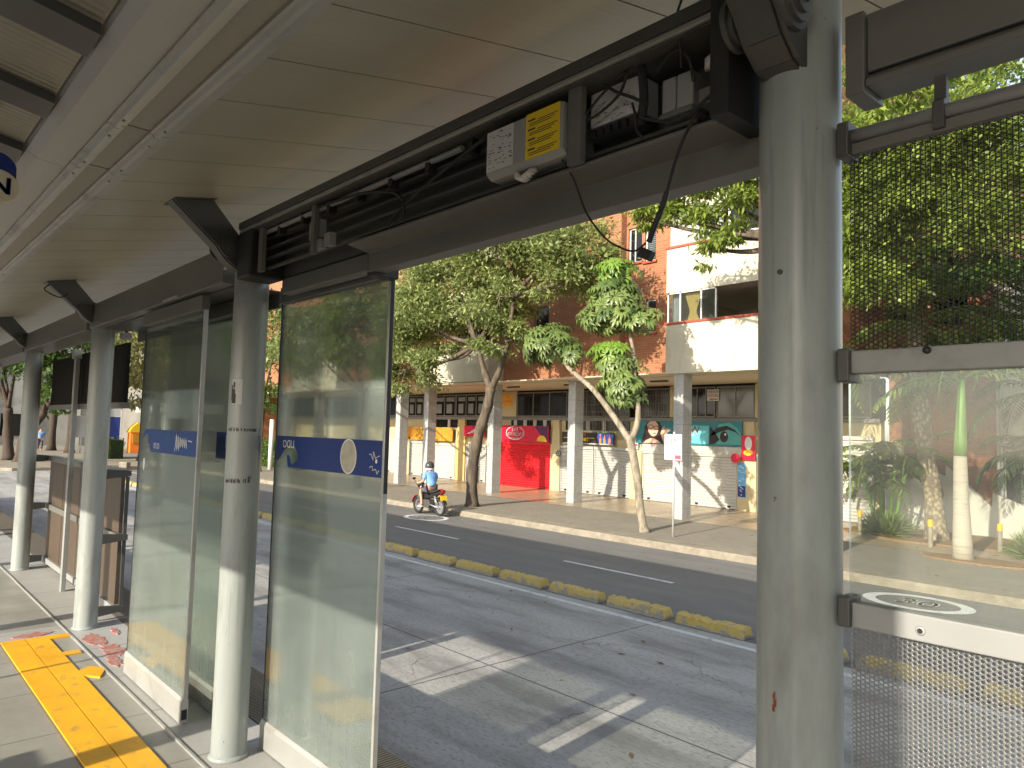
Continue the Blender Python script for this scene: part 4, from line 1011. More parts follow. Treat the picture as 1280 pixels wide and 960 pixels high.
shutter(-12.35, -10.6, 1.95, 'shutter_grey'); shutter(-10.4, -8.75, 2.6, 'shutter_white', 'shutter behind the palms')
shutter(-39.5, -37.2, 1.9, 'shutter_white'); shutter(-43.5, -41.5, 1.9, 'shutter_grey')
# corrugated fascia under the teal board
s = MB(); prof = []
k = -17.05
while k < -13.0: prof += [(k, SY-.10), (k+.05, SY-.13), (k+.10, SY-.10)]; k += .15
vs = [(p[0], p[1], 2.0) for p in prof] + [(p[0], p[1], 2.26) for p in prof]; n = len(prof)
s.add(vs, [(i,i+1,i+1+n,i+n) for i in range(n-1)]); s.box(-17.08,-12.95,SY-.09,SY+.05,2.0,2.25); s.build('ribbed_fascia', M['shutter_white'], bld)
# pillars between shops
for (a, b, m, d) in ((-21.92,-21.36,'cream_wall',.0),(-28.46,-27.72,'yellow_wall',.0),(-17.66,-17.1,'cream_wall',.0),(-13.12,-12.42,'cream_wall',.0),(-25.9,-25.2,'yellow_wall',0),(-31.0,-30.25,'yellow_wall',0)):
    s = MB(); s.box(a, b, SY-.06, SY+.118, .155, 2.1); s.prism([(a+.05,2.1),(b-.05,2.1),(b-.1,3.118),(a+.1,3.118)], 'xz', SY-.03, SY+.118); s.build('shop_pillar', M[m], bld)
# mezzanine glazing
mz = [(-13.95,-12.55,'pale'),(-12.5,-11.2,'pale'),(-17.15,-15.95,'grille'),(-15.1,-14.05,'dark'),(-20.9,-19.1,'grille'),(-19.0,-17.8,'grille'),(-24.15,-21.1,'dark'),(-28.6,-26.3,'office'),(-31.3,-28.7,'office'),(-33.5,-31.4,'office'),(-38,-34,'dark'),(-43,-39,'dark'),(-10.9,-8.8,'pale')]
m_pale = mat('pale_pane', (.13,.13,.11), .12, .15, 1, 0, spec=.5)
for (a, b, kind) in mz:
    z0, z1 = 3.26, 4.34; n = 3 if kind in ('dark','office') else 2
    s = MB(); w = .05
    s.box(a,b,SY+.02,SY+.08,z0,z0+w); s.box(a,b,SY+.02,SY+.08,z1-w,z1)
    for k in range(n+1):
        xx = a+(b-a)*k/n; s.box(xx-.02,xx+.02,SY+.021,SY+.079,z0,z1)
    f = s.build('mezzanine_window', M['grey_frame'], bld)
    s = MB(); s.box(a+.02,b-.02,SY+.05,SY+.056,z0+w,z1-w); s.build('pane', m_pale if kind == 'pale' else M['dark_glass'], f)
    if kind == 'grille':
        s = MB()
        k = a
        while k < b: s.box(k,k+.012,SY-.01,SY+.005,z0-.9 if a < -18 else z0,z1); k += .075
        for zz in (z0+.2, z0+.5, z0+.8): s.box(a,b,SY-.012,SY+.007,zz,zz+.012)
        s.build('grille', M['grey_frame'], f)
    if kind == 'office':
        s = MB()
        for k in range(n):
            xx = a+(b-a)*k/n
            s.box(xx+.12, xx+(b-a)/n-.1, SY+.044, SY+.049, z0+.75, z0+.95)
            s.box(xx+.15, xx+(b-a)/n*.7, SY+.044, SY+.049, z0+.15, z0+.62)
        s.build('pale_blind', mat('office_film', (.22,.225,.21), .5, .1, 6, 0), f)
# band of low windows below the mezzanine slab
for (a, b) in ((-24.6,-22.1),(-21.2,-17.8),(-31,-26.2)):
    s = MB(); s.box(a, b, SY+.09, SY+.115, 2.72, 3.1); f = s.build('transom_window', M['dark_glass'], bld)
    for k in range(4): xx = a+(b-a)*(k+.5)/4; s = MB(); s.box(xx-.1, xx+.1, SY+.06, SY+.09, 2.72, 3.1); s.build('post', M['stucco_wall'], f)
for xx, yy in ((-21.9,20.0),(-18.7,20.0),(-14.7,20.0),(-27,20.),(-24.5,21.5),(-30,20.)): s = MB(); s.box(xx-.35, xx+.35, yy-.04, yy+.04, 4.36, 4.418); s.build('soffit_lamp', M['brown_panel'], bld)
# ------------------------------------------------ signs on the building
def board(name, label, x0, x1, z0, z1, m, y=SY-.12, cat='shop sign', group=None, d=.05):
    o = thing(name, label, cat, ((x0+x1)/2, y, z0), group)
    s = MB(); s.box(x0, x1, y, y+d, z0, z1); s.build('panel', M[m], o, bevel=.004); return o
def disc(mb, cx, cz, rx, rz, y, n=24, a0=0, a1=2*math.pi):
    mb.add([(cx+rx*math.cos(a0+(a1-a0)*k/n), y, cz+rz*math.sin(a0+(a1-a0)*k/n)) for k in range(n)], [tuple(range(n))])
def ell_ring(mb, cx, cz, rx, rz, w, y, a0=0, a1=2*math.pi, n=36):
    vs = [(cx+(rx-j*w)*math.cos(a0+(a1-a0)*k/n), y, cz+(rz-j*w)*math.sin(a0+(a1-a0)*k/n)) for j in (0,1) for k in range(n+1)]
    mb.add(vs, [(k,k+1,n+2+k,n+1+k) for k in range(n)])
o = board('shop_sign', 'red shop sign with a white oval logo above the red shutter', -25.2, -22.0, 2.16, 2.86, 'sign_red'); y = SY-.1245
s = MB(); ell_ring(s, -24.10, 2.53, .60, .31, .035, y, math.radians(100), math.radians(420)); text_to(s, 'DEL', (-24.08,y,2.68), .26, bold=.012); text_to(s, 'GORDO', (-24.08,y,2.46), .27, bold=.014); s.box(-24.4,-23.8,y,y+.0004,2.29,2.31); s.build('oval_logo', M['label_white'], o)
s = MB(); s.add([(-22.85,y+.001,2.84),(-22.02,y+.001,2.84),(-22.02,y+.001,2.20),(-22.5,y+.001,2.5)], [(3,2,1,0)]); s.build('purple_patch', M['sign_purple'], o)
s = MB(); disc(s, -22.40, 2.17, .30, .28, y, 20, 0, math.pi); s.build('yellow_dome', M['sign_yellow'], o)
o = board('shop_sign', 'short red shop sign with a white swash behind the dark tree trunk', -27.75, -26.2, 2.30, 2.82, 'sign_red')
s = MB(); s.add([(-27.65,y,2.40),(-26.9,y,2.52),(-26.3,y,2.50),(-26.3,y,2.56),(-26.95,y,2.66),(-27.3,y,2.5)], [(0,1,2,3,4,5)]); s.build('white_swash', M['label_white'], o)
o = board('shop_sign', 'long orange and brown printed shop sign left of the yellow pillar', -32.6, -28.65, 2.02, 2.70, 'sign_orange')
s = MB(); r = random.Random(9)
for k in range(30): xx = r.uniform(-32.5,-28.8); s.add([(xx,y,2.05),(xx+r.uniform(.05,.16),y,2.05),(xx+r.uniform(.02,.1),y,2.05+r.uniform(.1,.55))], [(0,1,2)])
s.build('flame_print', M['poster_orange'], o)
s = MB(); text_to(s, 'POLLO', (-30.9,y-.001,2.42), .42, bold=.02); s.build('lettering', M['sign_yellow'], o)
o = board('shop_sign', 'black liquor shop sign with yellow letters and bottles above grey shutters', -21.2, -18.42, 2.15, 2.64, 'black')
s = MB(); text_to(s, 'Y LICORES', (-20.3,y,2.55), .18, bold=.01); s.build('orange_lettering', M['orange'], o)
s = MB(); s.box(-21.1,-19.4,y,y+.0005,2.395,2.415); text_to(s, 'CAMERINO', (-20.25,y-.0005,2.32), .20, bold=.012); s.build('yellow_lettering', M['sign_yellow'], o)
s = MB(); s.box(-19.25,-18.45,y+.001,y+.002,2.2,2.62); s.build('blue_patch', M['bottle_blue'], o)
s = MB()
for xx in (-19.1,-18.88,-18.62): s.prism([(xx-.05,2.2),(xx+.05,2.2),(xx+.045,2.38),(xx+.015,2.45),(xx+.012,2.58),(xx-.012,2.58),(xx-.015,2.45),(xx-.045,2.38)], 'xz', y-.001, y)
s.build('bottle_print', M['orange'], o)
s = MB(); s.box(-21.18,-18.44,y,y+.0006,2.155,2.20); s.build('grey_strip', M['shutter_grey'], o)
# the teal board with a woman in glasses
TY = SY-.16
o = board('billboard', 'wide teal optician board with a woman in glasses and a huge eye', -17.32, -12.88, 2.28, 3.12, 'teal', y=TY); y = TY-.004
def P(u, v): return (-17.3+u*.0128*0+u, y, 2.28+v)
def poly(mb, pts, dy=0): mb.add([(p[0], y-dy, p[1]) for p in pts], [tuple(range(len(pts)))])
s = MB(); poly(s, [(-17.05,2.30),(-16.95,2.65),(-16.88,2.92),(-16.75,3.08),(-16.45,3.11),(-16.22,3.08),(-16.12,2.9),(-16.10,2.55),(-16.05,2.30)]); s.build('printed_hair', M['hair'], o)
s = MB(); poly(s, [(-16.78,2.98),(-16.66,3.10),(-16.40,3.11),(-16.28,2.98),(-16.27,2.78),(-16.36,2.60),(-16.48,2.54),(-16.60,2.58),(-16.72,2.72)], .001)
poly(s, [(-16.95,2.30),(-16.82,2.40),(-16.62,2.48),(-16.45,2.47),(-16.28,2.40),(-16.15,2.30)], .001)
poly(s, [(-16.02,2.30),(-16.12,2.52),(-16.17,2.66),(-16.10,2.86),(-16.02,2.95),(-15.99,2.87),(-16.03,2.80),(-15.88,2.86),(-15.72,2.82),(-15.85,2.72),(-15.90,2.6),(-15.82,2.45),(-15.72,2.30)], .001); s.build('printed_face', M['skin_print'], o)
s = MB(); ell_ring(s, -16.62, 2.90, .12, .085, .022, y-.002); ell_ring(s, -16.36, 2.86, .11, .085, .022, y-.002); s.add([(-16.52,y-.002,2.90),(-16.46,y-.002,2.88),(-16.46,y-.002,2.91),(-16.52,y-.002,2.93)],[(0,1,2,3)])
s.add([(-16.25,y-.002,2.9),(-16.02,y-.002,2.88),(-16.02,y-.002,2.91),(-16.25,y-.002,2.93)],[(0,1,2,3)]); s.build('printed_glasses', M['black'], o)
s = MB(); disc(s, -16.44, 2.66, .06, .028, y-.002, 12); s.build('printed_lips', M['mauve'], o)
s = MB(); poly(s, [(-16.2,2.38),(-14.15,2.36),(-14.15,2.98),(-15.0,3.0)]); o2 = None
s = MB(); poly(s, [(-15.6,2.34),(-14.15,2.34),(-14.15,2.97),(-15.6,2.97)], .0005); s.build('pale_panel', M['teal_light'], o)
s = MB(); text_to(s, 'NOW', (-15.02,y-.002,2.80), .40, bold=.014); s.box(-15.1,-14.72,y-.002,y-.0015,2.615,2.64); s.build('white_lettering', M['label_white'], o)
s = MB(); s.box(-15.1,-14.75,y-.002,y-.0015,2.47,2.485); s.build('small_text', M['teal'], o)
s = MB(); poly(s, [(-13.85,2.34),(-13.92,2.7),(-13.75,3.02),(-13.35,3.08),(-13.05,2.9),(-12.92,2.7),(-12.9,2.34)], .0005); s.build('printed_skin', M['teal_mid'], o)
s = MB(); poly(s, [(-14.1,2.6),(-13.85,2.9),(-13.45,2.98),(-13.15,2.85),(-12.92,2.62),(-13.12,2.76),(-13.4,2.84),(-13.7,2.76)], .001); disc(s, -13.55, 2.60, .16, .19, y-.001, 20); poly(s, [(-14.12,2.32),(-13.9,2.35),(-13.72,2.5),(-13.9,2.75),(-14.1,2.95)], .001); s.build('printed_eye', M['hair'], o)
s = MB(); disc(s, -13.50, 2.68, .035, .04, y-.002, 10); s.build('eye_glint', M['label_white'], o)
# small things on the pillars
o = board('wall_sticker', 'flat bottle-shaped advert on the pillar right of the forked tree', -17.50, -17.14, .92, 1.78, 'cream_wall', y=SY-.075, cat='advert', d=.01); y = SY-.0765
s = MB(); poly(s, [(-17.47,.95),(-17.17,.95),(-17.17,1.35),(-17.21,1.48),(-17.29,1.55),(-17.35,1.55),(-17.43,1.48),(-17.47,1.35)]); s.build('bottle_body', M['bottle_blue'], o)
s = MB(); poly(s, [(-17.36,1.55),(-17.28,1.55),(-17.28,1.76),(-17.36,1.76)], .001); s.build('bottle_neck', M['green_sign'], o)
s = MB(); poly(s, [(-17.43,1.42),(-17.21,1.42),(-17.27,1.53),(-17.37,1.53)], .001); s.build('bottle_liquor', M['mauve'], o)
s = MB(); s.box(-17.45,-17.19,y-.001,y-.0005,1.10,1.24); s.build('bottle_label', M['sky_blue_print'], o)
o = board('wall_sign', 'small red and white painted sign above the bottle advert', -17.60, -17.2, 2.05, 2.28, 'label_white', y=SY-.15, d=.02, cat='sign'); y = SY-.152
s = MB(); poly(s, [(-17.58,2.12),(-17.22,2.17),(-17.22,2.26),(-17.58,2.24)]); s.build('red_stripe', M['mauve'], o)
o = board('poster', 'red upright poster with white and yellow shapes beside the teal board', -12.90, -12.40, 1.85, 2.66, 'sign_red', y=SY-.18, cat='poster', d=.02); y = SY-.182
s = MB(); disc(s, -12.63, 2.40, .13, .22, y); s.build('white_shape', M['label_white'], o)
s = MB(); disc(s, -12.64, 2.10, .17, .10, y-.001); s.build('yellow_shape', M['sign_yellow'], o)
o = thing('round_sign', 'red round sign beside the red poster', 'sign', (-13.0,SY-.3,1.9))
s = MB(); s.lathe([(.16,0),(.16,.03)], 28, (-13.03,SY-.30,1.90), Matrix.Rotation(math.pi/2,3,'X')); s.build('disc', M['sign_red'], o)
s = MB(); s.box(-13.03,-13.01,SY-.30,SY-.06,1.89,1.91); s.build('arm', M['black'], o)
o = board('menu_strip', 'tall blue and white menu strip on the pillar below the red poster', -13.08, -12.78, .60, 1.74, 'sky_blue_print', y=SY-.075, cat='menu', d=.01); y = SY-.0765
s = MB(); s.box(-13.07,-12.79,y-.001,y-.0005,.62,.98); s.build('navy_block', M['navy'], o)
s = MB(); r = random.Random(5)
for k in range(16): xx = r.uniform(-13.05,-12.9); zz = r.uniform(.65,1.68); s.box(xx, xx+r.uniform(.04,.1), y-.002, y-.0015, zz, zz+.03)
s.build('white_text', M['label_white'], o)
o = thing('round_sign', 'dark green round sign on the cream pillar right of the red shutter', 'sign', (-21.45,SY-.08,1.75))
s = MB(); s.lathe([(.13,0),(.13,.02)], 24, (-21.42,SY-.065,1.72), Matrix.Rotation(math.pi/2,3,'X')); s.build('disc', M['green_sign'], o)
s = MB(); ell_ring(s, -21.42, 1.72, .075, .075, .02, SY-.0865); s.build('emblem', M['label_white'], o)
o = board('notice', 'white notice with red letters in the mezzanine window right of the bicycle sign', -14.34, -13.86, 3.84, 4.24, 'label_white', y=SY+.005, cat='notice', d=.01) ; y = SY+.003
s = MB(); text_to(s, 'VENTA', (-14.1,y,4.15), .14, bold=.004); text_to(s, 'LOCAL', (-14.1,y,4.02), .14, bold=.004); s.box(-14.24,-13.9,y,y+.0005,3.87,3.92); s.build('red_lettering', M['mauve'], o)
o = board('poster', 'orange poster on the cream wall under the arcade ceiling', -25.15, -24.45, 3.74, 4.28, 'poster_orange', y=SY-.01, cat='poster', d=.01); y = SY-.012
s = MB(); text_to(s, 'SE', (-24.8,y,4.15), .16); text_to(s, 'ARRIENDA', (-24.8,y,3.95), .13); s.build('lettering', M['mauve'], o)
o2 = MB(); o2.box(-25.3,-24.2,SY-.0,SY+.1,3.26,4.4); o2.build('mezzanine_wall', M['cream_wall'], bld)
o2 = MB(); o2.box(-15.9,-15.15,SY+.0,SY+.1,3.26,4.4); o2.build('mezzanine_wall', M['cream_wall'], bld)
o2 = MB(); o2.box(-12.5,-12.3,SY+.0,SY+.1,3.26,4.4); o2.build('mezzanine_wall', M['cream_wall'], bld)
# bicycle sign on its post
o = thing('bicycle_sign', 'white bicycle lane sign on a thin grey post at the kerb', 'sign', (-10.5,14.94,.15)); yy = 14.94
s = MB(); s.tube([(-10.51,yy,.15),(-10.51,yy,2.68)], .026, 10); s.build('post', M['post_grey'], o, smooth=True)
s = MB(); s.box(-10.76,-10.26,yy-.045,yy-.03,2.0,2.62); pn = s.build('panel', M['label_white'], o, bevel=.004)
y = yy-.0465
s = MB()
for cx in (-10.61,-10.42): ell_ring(s, cx, 2.42, .062, .062, .012, y)
for a, b in (((-10.61,2.42),(-10.56,2.50)),((-10.56,2.50),(-10.45,2.50)),((-10.45,2.50),(-10.42,2.42)),((-10.56,2.50),(-10.52,2.42)),((-10.52,2.42),(-10.45,2.50)),((-10.57,2.53),(-10.54,2.53)),((-10.45,2.50),(-10.46,2.54)),((-10.52,2.42),(-10.61,2.42))): s.bar((a[0],y,a[1]),(b[0],y,b[1]),.010,.0008,(0,1,0))
s.build('bicycle_symbol', M['ink'], pn)
s = MB(); text_to(s, 'Ciclo', (-10.51,y,2.31), .075); text_to(s, 'Carril de uso', (-10.51,y,2.23), .07); text_to(s, 'preferente', (-10.51,y,2.155), .07); text_to(s, 'bici', (-10.62,y,2.07), .07); s.build('lettering', M['ink'], pn)
s = MB(); s.box(-10.45,-10.28,y-.001,y,2.02,2.12); s.build('red_sticker', M['mauve'], pn)
# ------------------------------------------------ low wall, set-back brick house and pale wall on the right
o = thing('garden_wall', 'white plastered garden wall with a sawtooth top behind the palms', 'wall', (-6.4,22.65,.15))
s = MB(); s.prism([(-8.5,.15),(-8.5,2.6),(-8.05,2.6),(-8.05,1.55),(-7.6,1.95),(-6.92,1.66),(-6.92,1.95),(-5.82,.92),(-5.80,1.30),(-4.6,.80),(-3.4,.3),(-3.4,.15)], 'xz', 22.6, 22.75); s.build('plaster', M['stucco_wall'], o)
o = thing('brick_house', 'set back red brick building behind the palms', 'house', (-4.5,24.5,.15))
s = MB(); wall_open(s, -8.5, -5.85, .15, 12.5, 23.6, 23.9, [(-7.5,-6.6,6.0,7.5),(-7.5,-6.6,8.6,10.0)]); s.build('brick_wall', M['brick'], o, fix=False)
for zz in (6.0, 8.6): s = MB(); s.box(-7.5,-6.6,23.7,23.75,zz,zz+1.45); s.build('window', M['dark_glass'], o)
s = MB(); s.box(-8.5,-8.15,22.9,23.6,.15,11); s.build('brick_pier', M['brick'], o)
o = thing('pale_house', 'pale plastered house at the right edge behind the palms', 'house', (-2,23.5,.15))
s = MB(); s.box(-5.84,6,23.2,30,.15,7.0); s.build('wall', M['stucco_wall'], o)
s = MB(); s.box(-5.62,-5.3,23.15,23.2,.9,2.4); s.build('window', M['dark_glass'], o)
s = MB(); s.box(-4.9,-3.6,23.15,23.2,1.0,2.2); s.build('window', M['dark_glass'], o)
s = MB(); s.tube([(-5.7,23.1,.2),(-5.7,23.1,6.8)], .05, 8); s.build('downpipe', M['rail_grey'], o)
s = MB(); s.box(-5.84,6.1,22.95,23.2,2.55,2.62); s.build('ledge', M['grey_frame'], o)
# yellow-topped bollards around the planting bed
def bollard(x, y, label):
    o = thing('bollard', label, 'bollard', (x,y,.15), 'short yellow-topped posts round the palms')
    s = MB(); s.tube([(x,y,.15),(x,y,.62)], .05, 10); s.build('post', M['kerb'], o)
    s = MB(); s.tube([(x,y,.62),(x,y,.78)], [.06,.055], 10); s.build('cap', M['yellow_paint'], o)
bollard(-8.05,19.7,'short post with a yellow cap left of the fan palm'); bollard(-6.15,19.0,'short post with a yellow cap in front of the thick palm trunk'); bollard(-4.9,19.6,'short post with a yellow cap behind the tall grey palm trunk')
# ================================================================ VEGETATION
def nrm(a): return a/np.maximum(np.linalg.norm(a, axis=-1, keepdims=True), 1e-9)
def leaf_mesh(pts, L, W, outdir, droop=.3, rng=RNG, spread=.9):
    """folded 4-vertex leaves; returns verts, quads, per-leaf random"""
    N = len(pts); d = nrm(outdir + rng.normal(0, spread, (N,3)) + np.array([0,0,-droop]))
    up = nrm(rng.normal(0,.55,(N,3)) + np.array([0,-.25,1.0]))
    side = nrm(np.cross(d, up)); nn = np.cross(side, d)
    l = (L*(rng.uniform(.65,1.25,N)))[:,None]; w = (W*(rng.uniform(.75,1.2,N)))[:,None]
    base = pts; tip = pts + d*l; mid = pts + d*l*.45
    a = mid + side*w*.5 + nn*w*.18; b = mid - side*w*.5 + nn*w*.18
    V = np.stack([base, a, tip, b], 1).reshape(-1,3)
    F = np.arange(4*N).reshape(N,4)
    return V, F, rng.random(N)
def clump_points(c, r, n, subs, rng, shell=.62, fill=.22):
    c = np.array(c); r = np.array(r)
    d = nrm(rng.normal(0,1,(subs,3)) + np.array([0,-.1,.25])); rad = rng.uniform(shell, 1.0, (subs,1))
    sc = c + d*rad*r; sr = np.mean(r)*rng.uniform(.6,1.25,(subs,1))*fill
    idx = rng.integers(0, subs, n)
    p = sc[idx] + rng.normal(0,1,(n,3))*sr[idx]*np.array([1.15,1.15,.6])
    return p, nrm(p-c), sc
def make_tree(name, label, base, trunk, clumps, leaf_m, bark_m, L=.16, W=.06, density=1.0, fork=None, group=None, seed=1, droop=.3, extra=(), shell=.62, fill=.22, cat='tree', twigs=True):
    rng = np.random.default_rng(seed); o = thing(name, label, cat, base, group)
    s = MB(); pts = bez(trunk[0], 5); m = len(pts); r0, r1 = trunk[1]
    rad = [ (r0+(r1-r0)*(i/(m-1))**.8)*(1+.10*math.sin(i*1.7)) for i in range(m)]; rad[0] *= 1.35
    s.tube(pts, rad, 12); s.build('trunk', bark_m, o, smooth=True)
    top = Vector(trunk[0][-1]); lim = MB(); Vs = []; Fs = []; Rs = []; off = 0
    for (c, r, n) in clumps:
        c = Vector(c)
        near = min([Vector(p) for p in ([trunk[0][-1]] + list(fork or []))], key=lambda p: (p-c).length)
        mid = (near+c)/2 + Vector((rng.normal(0,.18), rng.normal(0,.15), -.12*(c-near).length*.5))
        k = r1*.62
        lim.tube(bez([near, mid, c], 5), [k + (.018-k)*(i/10) for i in range(11)], 7)
        subs = max(6, int(n/95)); p, d, sc = clump_points(c, r, int(n*density), subs, rng, shell, fill)
        if twigs:
            for q in sc[::3]: lim.tube([c, (c+Vector(q))/2 + Vector((0,0,-.06)), Vector(q)], [.022,.014,.006], 4, False)
        V, F, R_ = leaf_mesh(p, L, W, d*.7, droop, rng); Vs.append(V); Fs.append(F+off); off += len(V); Rs.append(R_)
    for e_ in extra: lim.tube(bez(e_[0], 5), e_[1] if hasattr(e_[1],'__len__') else e_[1], 7)
    lim.build('limb', bark_m, o, smooth=True)
    np_mesh('crown', np.concatenate(Vs), np.concatenate(Fs), leaf_m, o, rnd=np.concatenate(Rs))
    return o
Y1 = 15.1
make_tree('street_tree', 'big dark olive street tree with a leaning brown trunk beside the motorcycle', (-18.3,15.1,.15),
  ([(-18.36,15.1,.12),(-18.40,15.1,1.3),(-18.15,15.1,2.4),(-17.75,15.1,3.3),(-17.60,15.1,3.95)], (.20,.15)),
  [((-16.9,15.2,8.35),(2.0,1.8,.95),3000),((-14.9,15.5,8.05),(1.5,1.5,.9),1900),((-20.0,15.3,7.75),(1.8,1.8,1.0),2500),((-22.0,15.2,6.7),(1.35,1.6,1.25),2100),
   ((-22.1,14.9,4.75),(1.15,1.4,.9),1500),((-20.3,14.6,6.1),(1.4,1.4,1.0),1800),((-18.4,15.9,7.0),(1.4,1.3,.9),1200),((-16.7,14.6,6.7),(1.2,1.2,.75),1100),((-14.5,15.2,6.85),(1.1,1.2,.6),900),
   ((-16.7,14.9,5.35),(.85,.9,.55),900),((-20.2,15.0,4.9),(1.0,1.0,.5),750),((-17.9,15.6,9.0),(1.6,1.5,.7),1500),((-13.7,15.6,7.4),(.8,.9,.5),450),((-22.9,15.3,5.6),(.8,1.0,1.0),800),((-21.0,15.8,8.6),(1.3,1.3,.7),1100)],
  M['leaf_olive'], M['trunk_brown'], L=.175, W=.068, density=2.9, seed=3, fork=[(-18.35,15.1,5.4),(-16.9,15.1,5.2),(-16.6,15.1,6.8)],
  extra=[([(-17.6,15.1,3.9),(-18.0,15.1,4.6),(-18.35,15.1,5.4),(-18.9,15.1,6.4)],[.11]*5+[.08]*5+[.06]*6),([(-17.6,15.1,3.9),(-17.2,15.1,4.5),(-16.9,15.1,5.2),(-16.6,15.1,6.8)],[.11]*5+[.09]*5+[.06]*6)])
make_tree('street_tree', 'olive street tree seen through the blue banded glass door leaf', (-26,15.4,.15),
  ([(-26.0,15.4,.12),(-26.1,15.4,2.0),(-25.9,15.4,4.0)], (.16,.11)),
  [((-26,15.4,6.6),(2.0,1.8,1.3),1900),((-28.3,15.4,6.9),(1.8,1.8,1.4),1900),((-30.5,15.2,6.3),(1.7,1.8,1.3),1700),((-27.2,15.2,8.2),(2.0,1.8,1.0),1700),((-25.0,14.9,5.2),(1.1,1.2,.7),800)],
  M['leaf_olive'], M['trunk_dark'], L=.24, W=.095, density=1.5, seed=5)
make_tree('street_tree', 'green street tree just visible between the sticker column and the glass door', (-37.5,16,.15),
  ([(-37.5,16.2,.12),(-37.4,16.2,2.0),(-37.2,16.2,3.6)], (.16,.12)),
  [((-36.5,16.0,5.5),(2.0,1.8,1.6),1800),((-38.0,16.2,7.6),(2.4,2,1.6),2000),((-35.2,16,7.2),(1.6,1.8,1.6),1500),((-36,15.6,3.8),(1.2,1.2,.8),700)], M['leaf_green'], M['trunk_dark'], L=.24, W=.10, seed=6)
# forked schefflera-like tree
o = thing('umbrella_tree', 'pale forked tree with glossy umbrella leaf rosettes in front of the shops', 'tree', (-11.45,15.04,.15))
s = MB()
s.tube(bez([(-11.43,15.04,.12),(-11.58,15.04,.7),(-11.66,15.04,1.3),(-11.83,15.04,2.05),(-11.93,15.04,2.42)],5), [.16,.13]+[.105]*19, 10)
s.build('trunk', M['trunk_pale'], o, smooth=True)
s = MB(); s.tube(bez([(-11.93,15.04,2.40),(-12.5,15.04,3.05),(-13.2,15.04,3.75),(-13.85,15.04,4.2),(-14.25,15.04,4.5),(-14.35,15.0,4.9)],5), [.09-.0016*i for i in range(26)], 9)
s.tube(bez([(-11.93,15.04,2.40),(-11.72,15.04,2.85),(-11.70,15.04,3.3),(-11.82,15.04,3.8),(-11.85,15.04,4.6),(-12.1,15.04,5.6),(-12.2,15.04,6.6)],5), [.09-.002*i for i in range(31)], 9)
s.build('limb', M['trunk_pale'], o, smooth=True)
def rosettes(list_, parent, m, seed, Ls=.34):
    rng = np.random.default_rng(seed); V = []; F = []; R_ = []; off = 0
    for (c, r, n) in list_:
        for _ in range(n):
            d = nrm(rng.normal(0,1,3)+np.array([0,-.35,.15])); p = np.array(c)+d*np.array(r)*rng.uniform(.55,1.0)
            ax = nrm(d*.8+np.array([0,-.2,.7])); u = nrm(np.cross(ax,[.3,.9,.1])); w = np.cross(ax,u); k = rng.integers(10,15); a0 = rng.random()*6; rr = rng.random()
            for j in range(k):
                a = a0+2*np.pi*j/k; L = Ls*rng.uniform(.75,1.15); W = L*.30
                dr = nrm(u*np.cos(a)+w*np.sin(a)+ax*.15); sd = np.cross(ax,dr); e1 = p+dr*L*.15
                mid = p+dr*L*.6+ax*L*.06; tip = p+dr*L*.95-ax*L*.30+np.array([0,0,-.06*L])
                V += [e1, mid+sd*W*.5-ax*.01, tip, mid-sd*W*.5-ax*.01, mid+ax*W*.12]
                F += [(off,off+1,off+4,off+4),]; off += 5; R_.append(rr)
    V = np.array(V); n5 = len(V)//5; b = np.arange(n5)*5
    Fq = np.concatenate([np.stack([b,b+1,b+4],1), np.stack([b+1,b+2,b+4],1), np.stack([b+2,b+3,b+4],1), np.stack([b+3,b,b+4],1)])
    return np_mesh('crown', V, Fq, m, parent, rnd=np.tile(np.array(R_),4))
rosettes([((-12.35,14.9,6.2),(.85,.75,.55),72),((-12.45,14.85,5.65),(1.0,.8,.35),66),((-11.5,14.9,5.55),(.5,.5,.3),12),((-12.1,14.95,3.95),(.62,.6,.55),62),((-12.3,14.9,4.45),(.7,.6,.25),26),((-14.75,14.9,5.1),(.85,.8,.62),86),((-13.9,14.9,4.8),(.35,.4,.3),8),((-11.7,14.9,3.6),(.3,.3,.25),7)], o, M['leaf_scheff'], 11, .31)
rosettes([((-12.3,14.85,6.9),(.62,.55,.30),34),((-12.4,14.8,4.78),(.62,.5,.22),28)], o, M['leaf_scheff_new'], 12, .28)
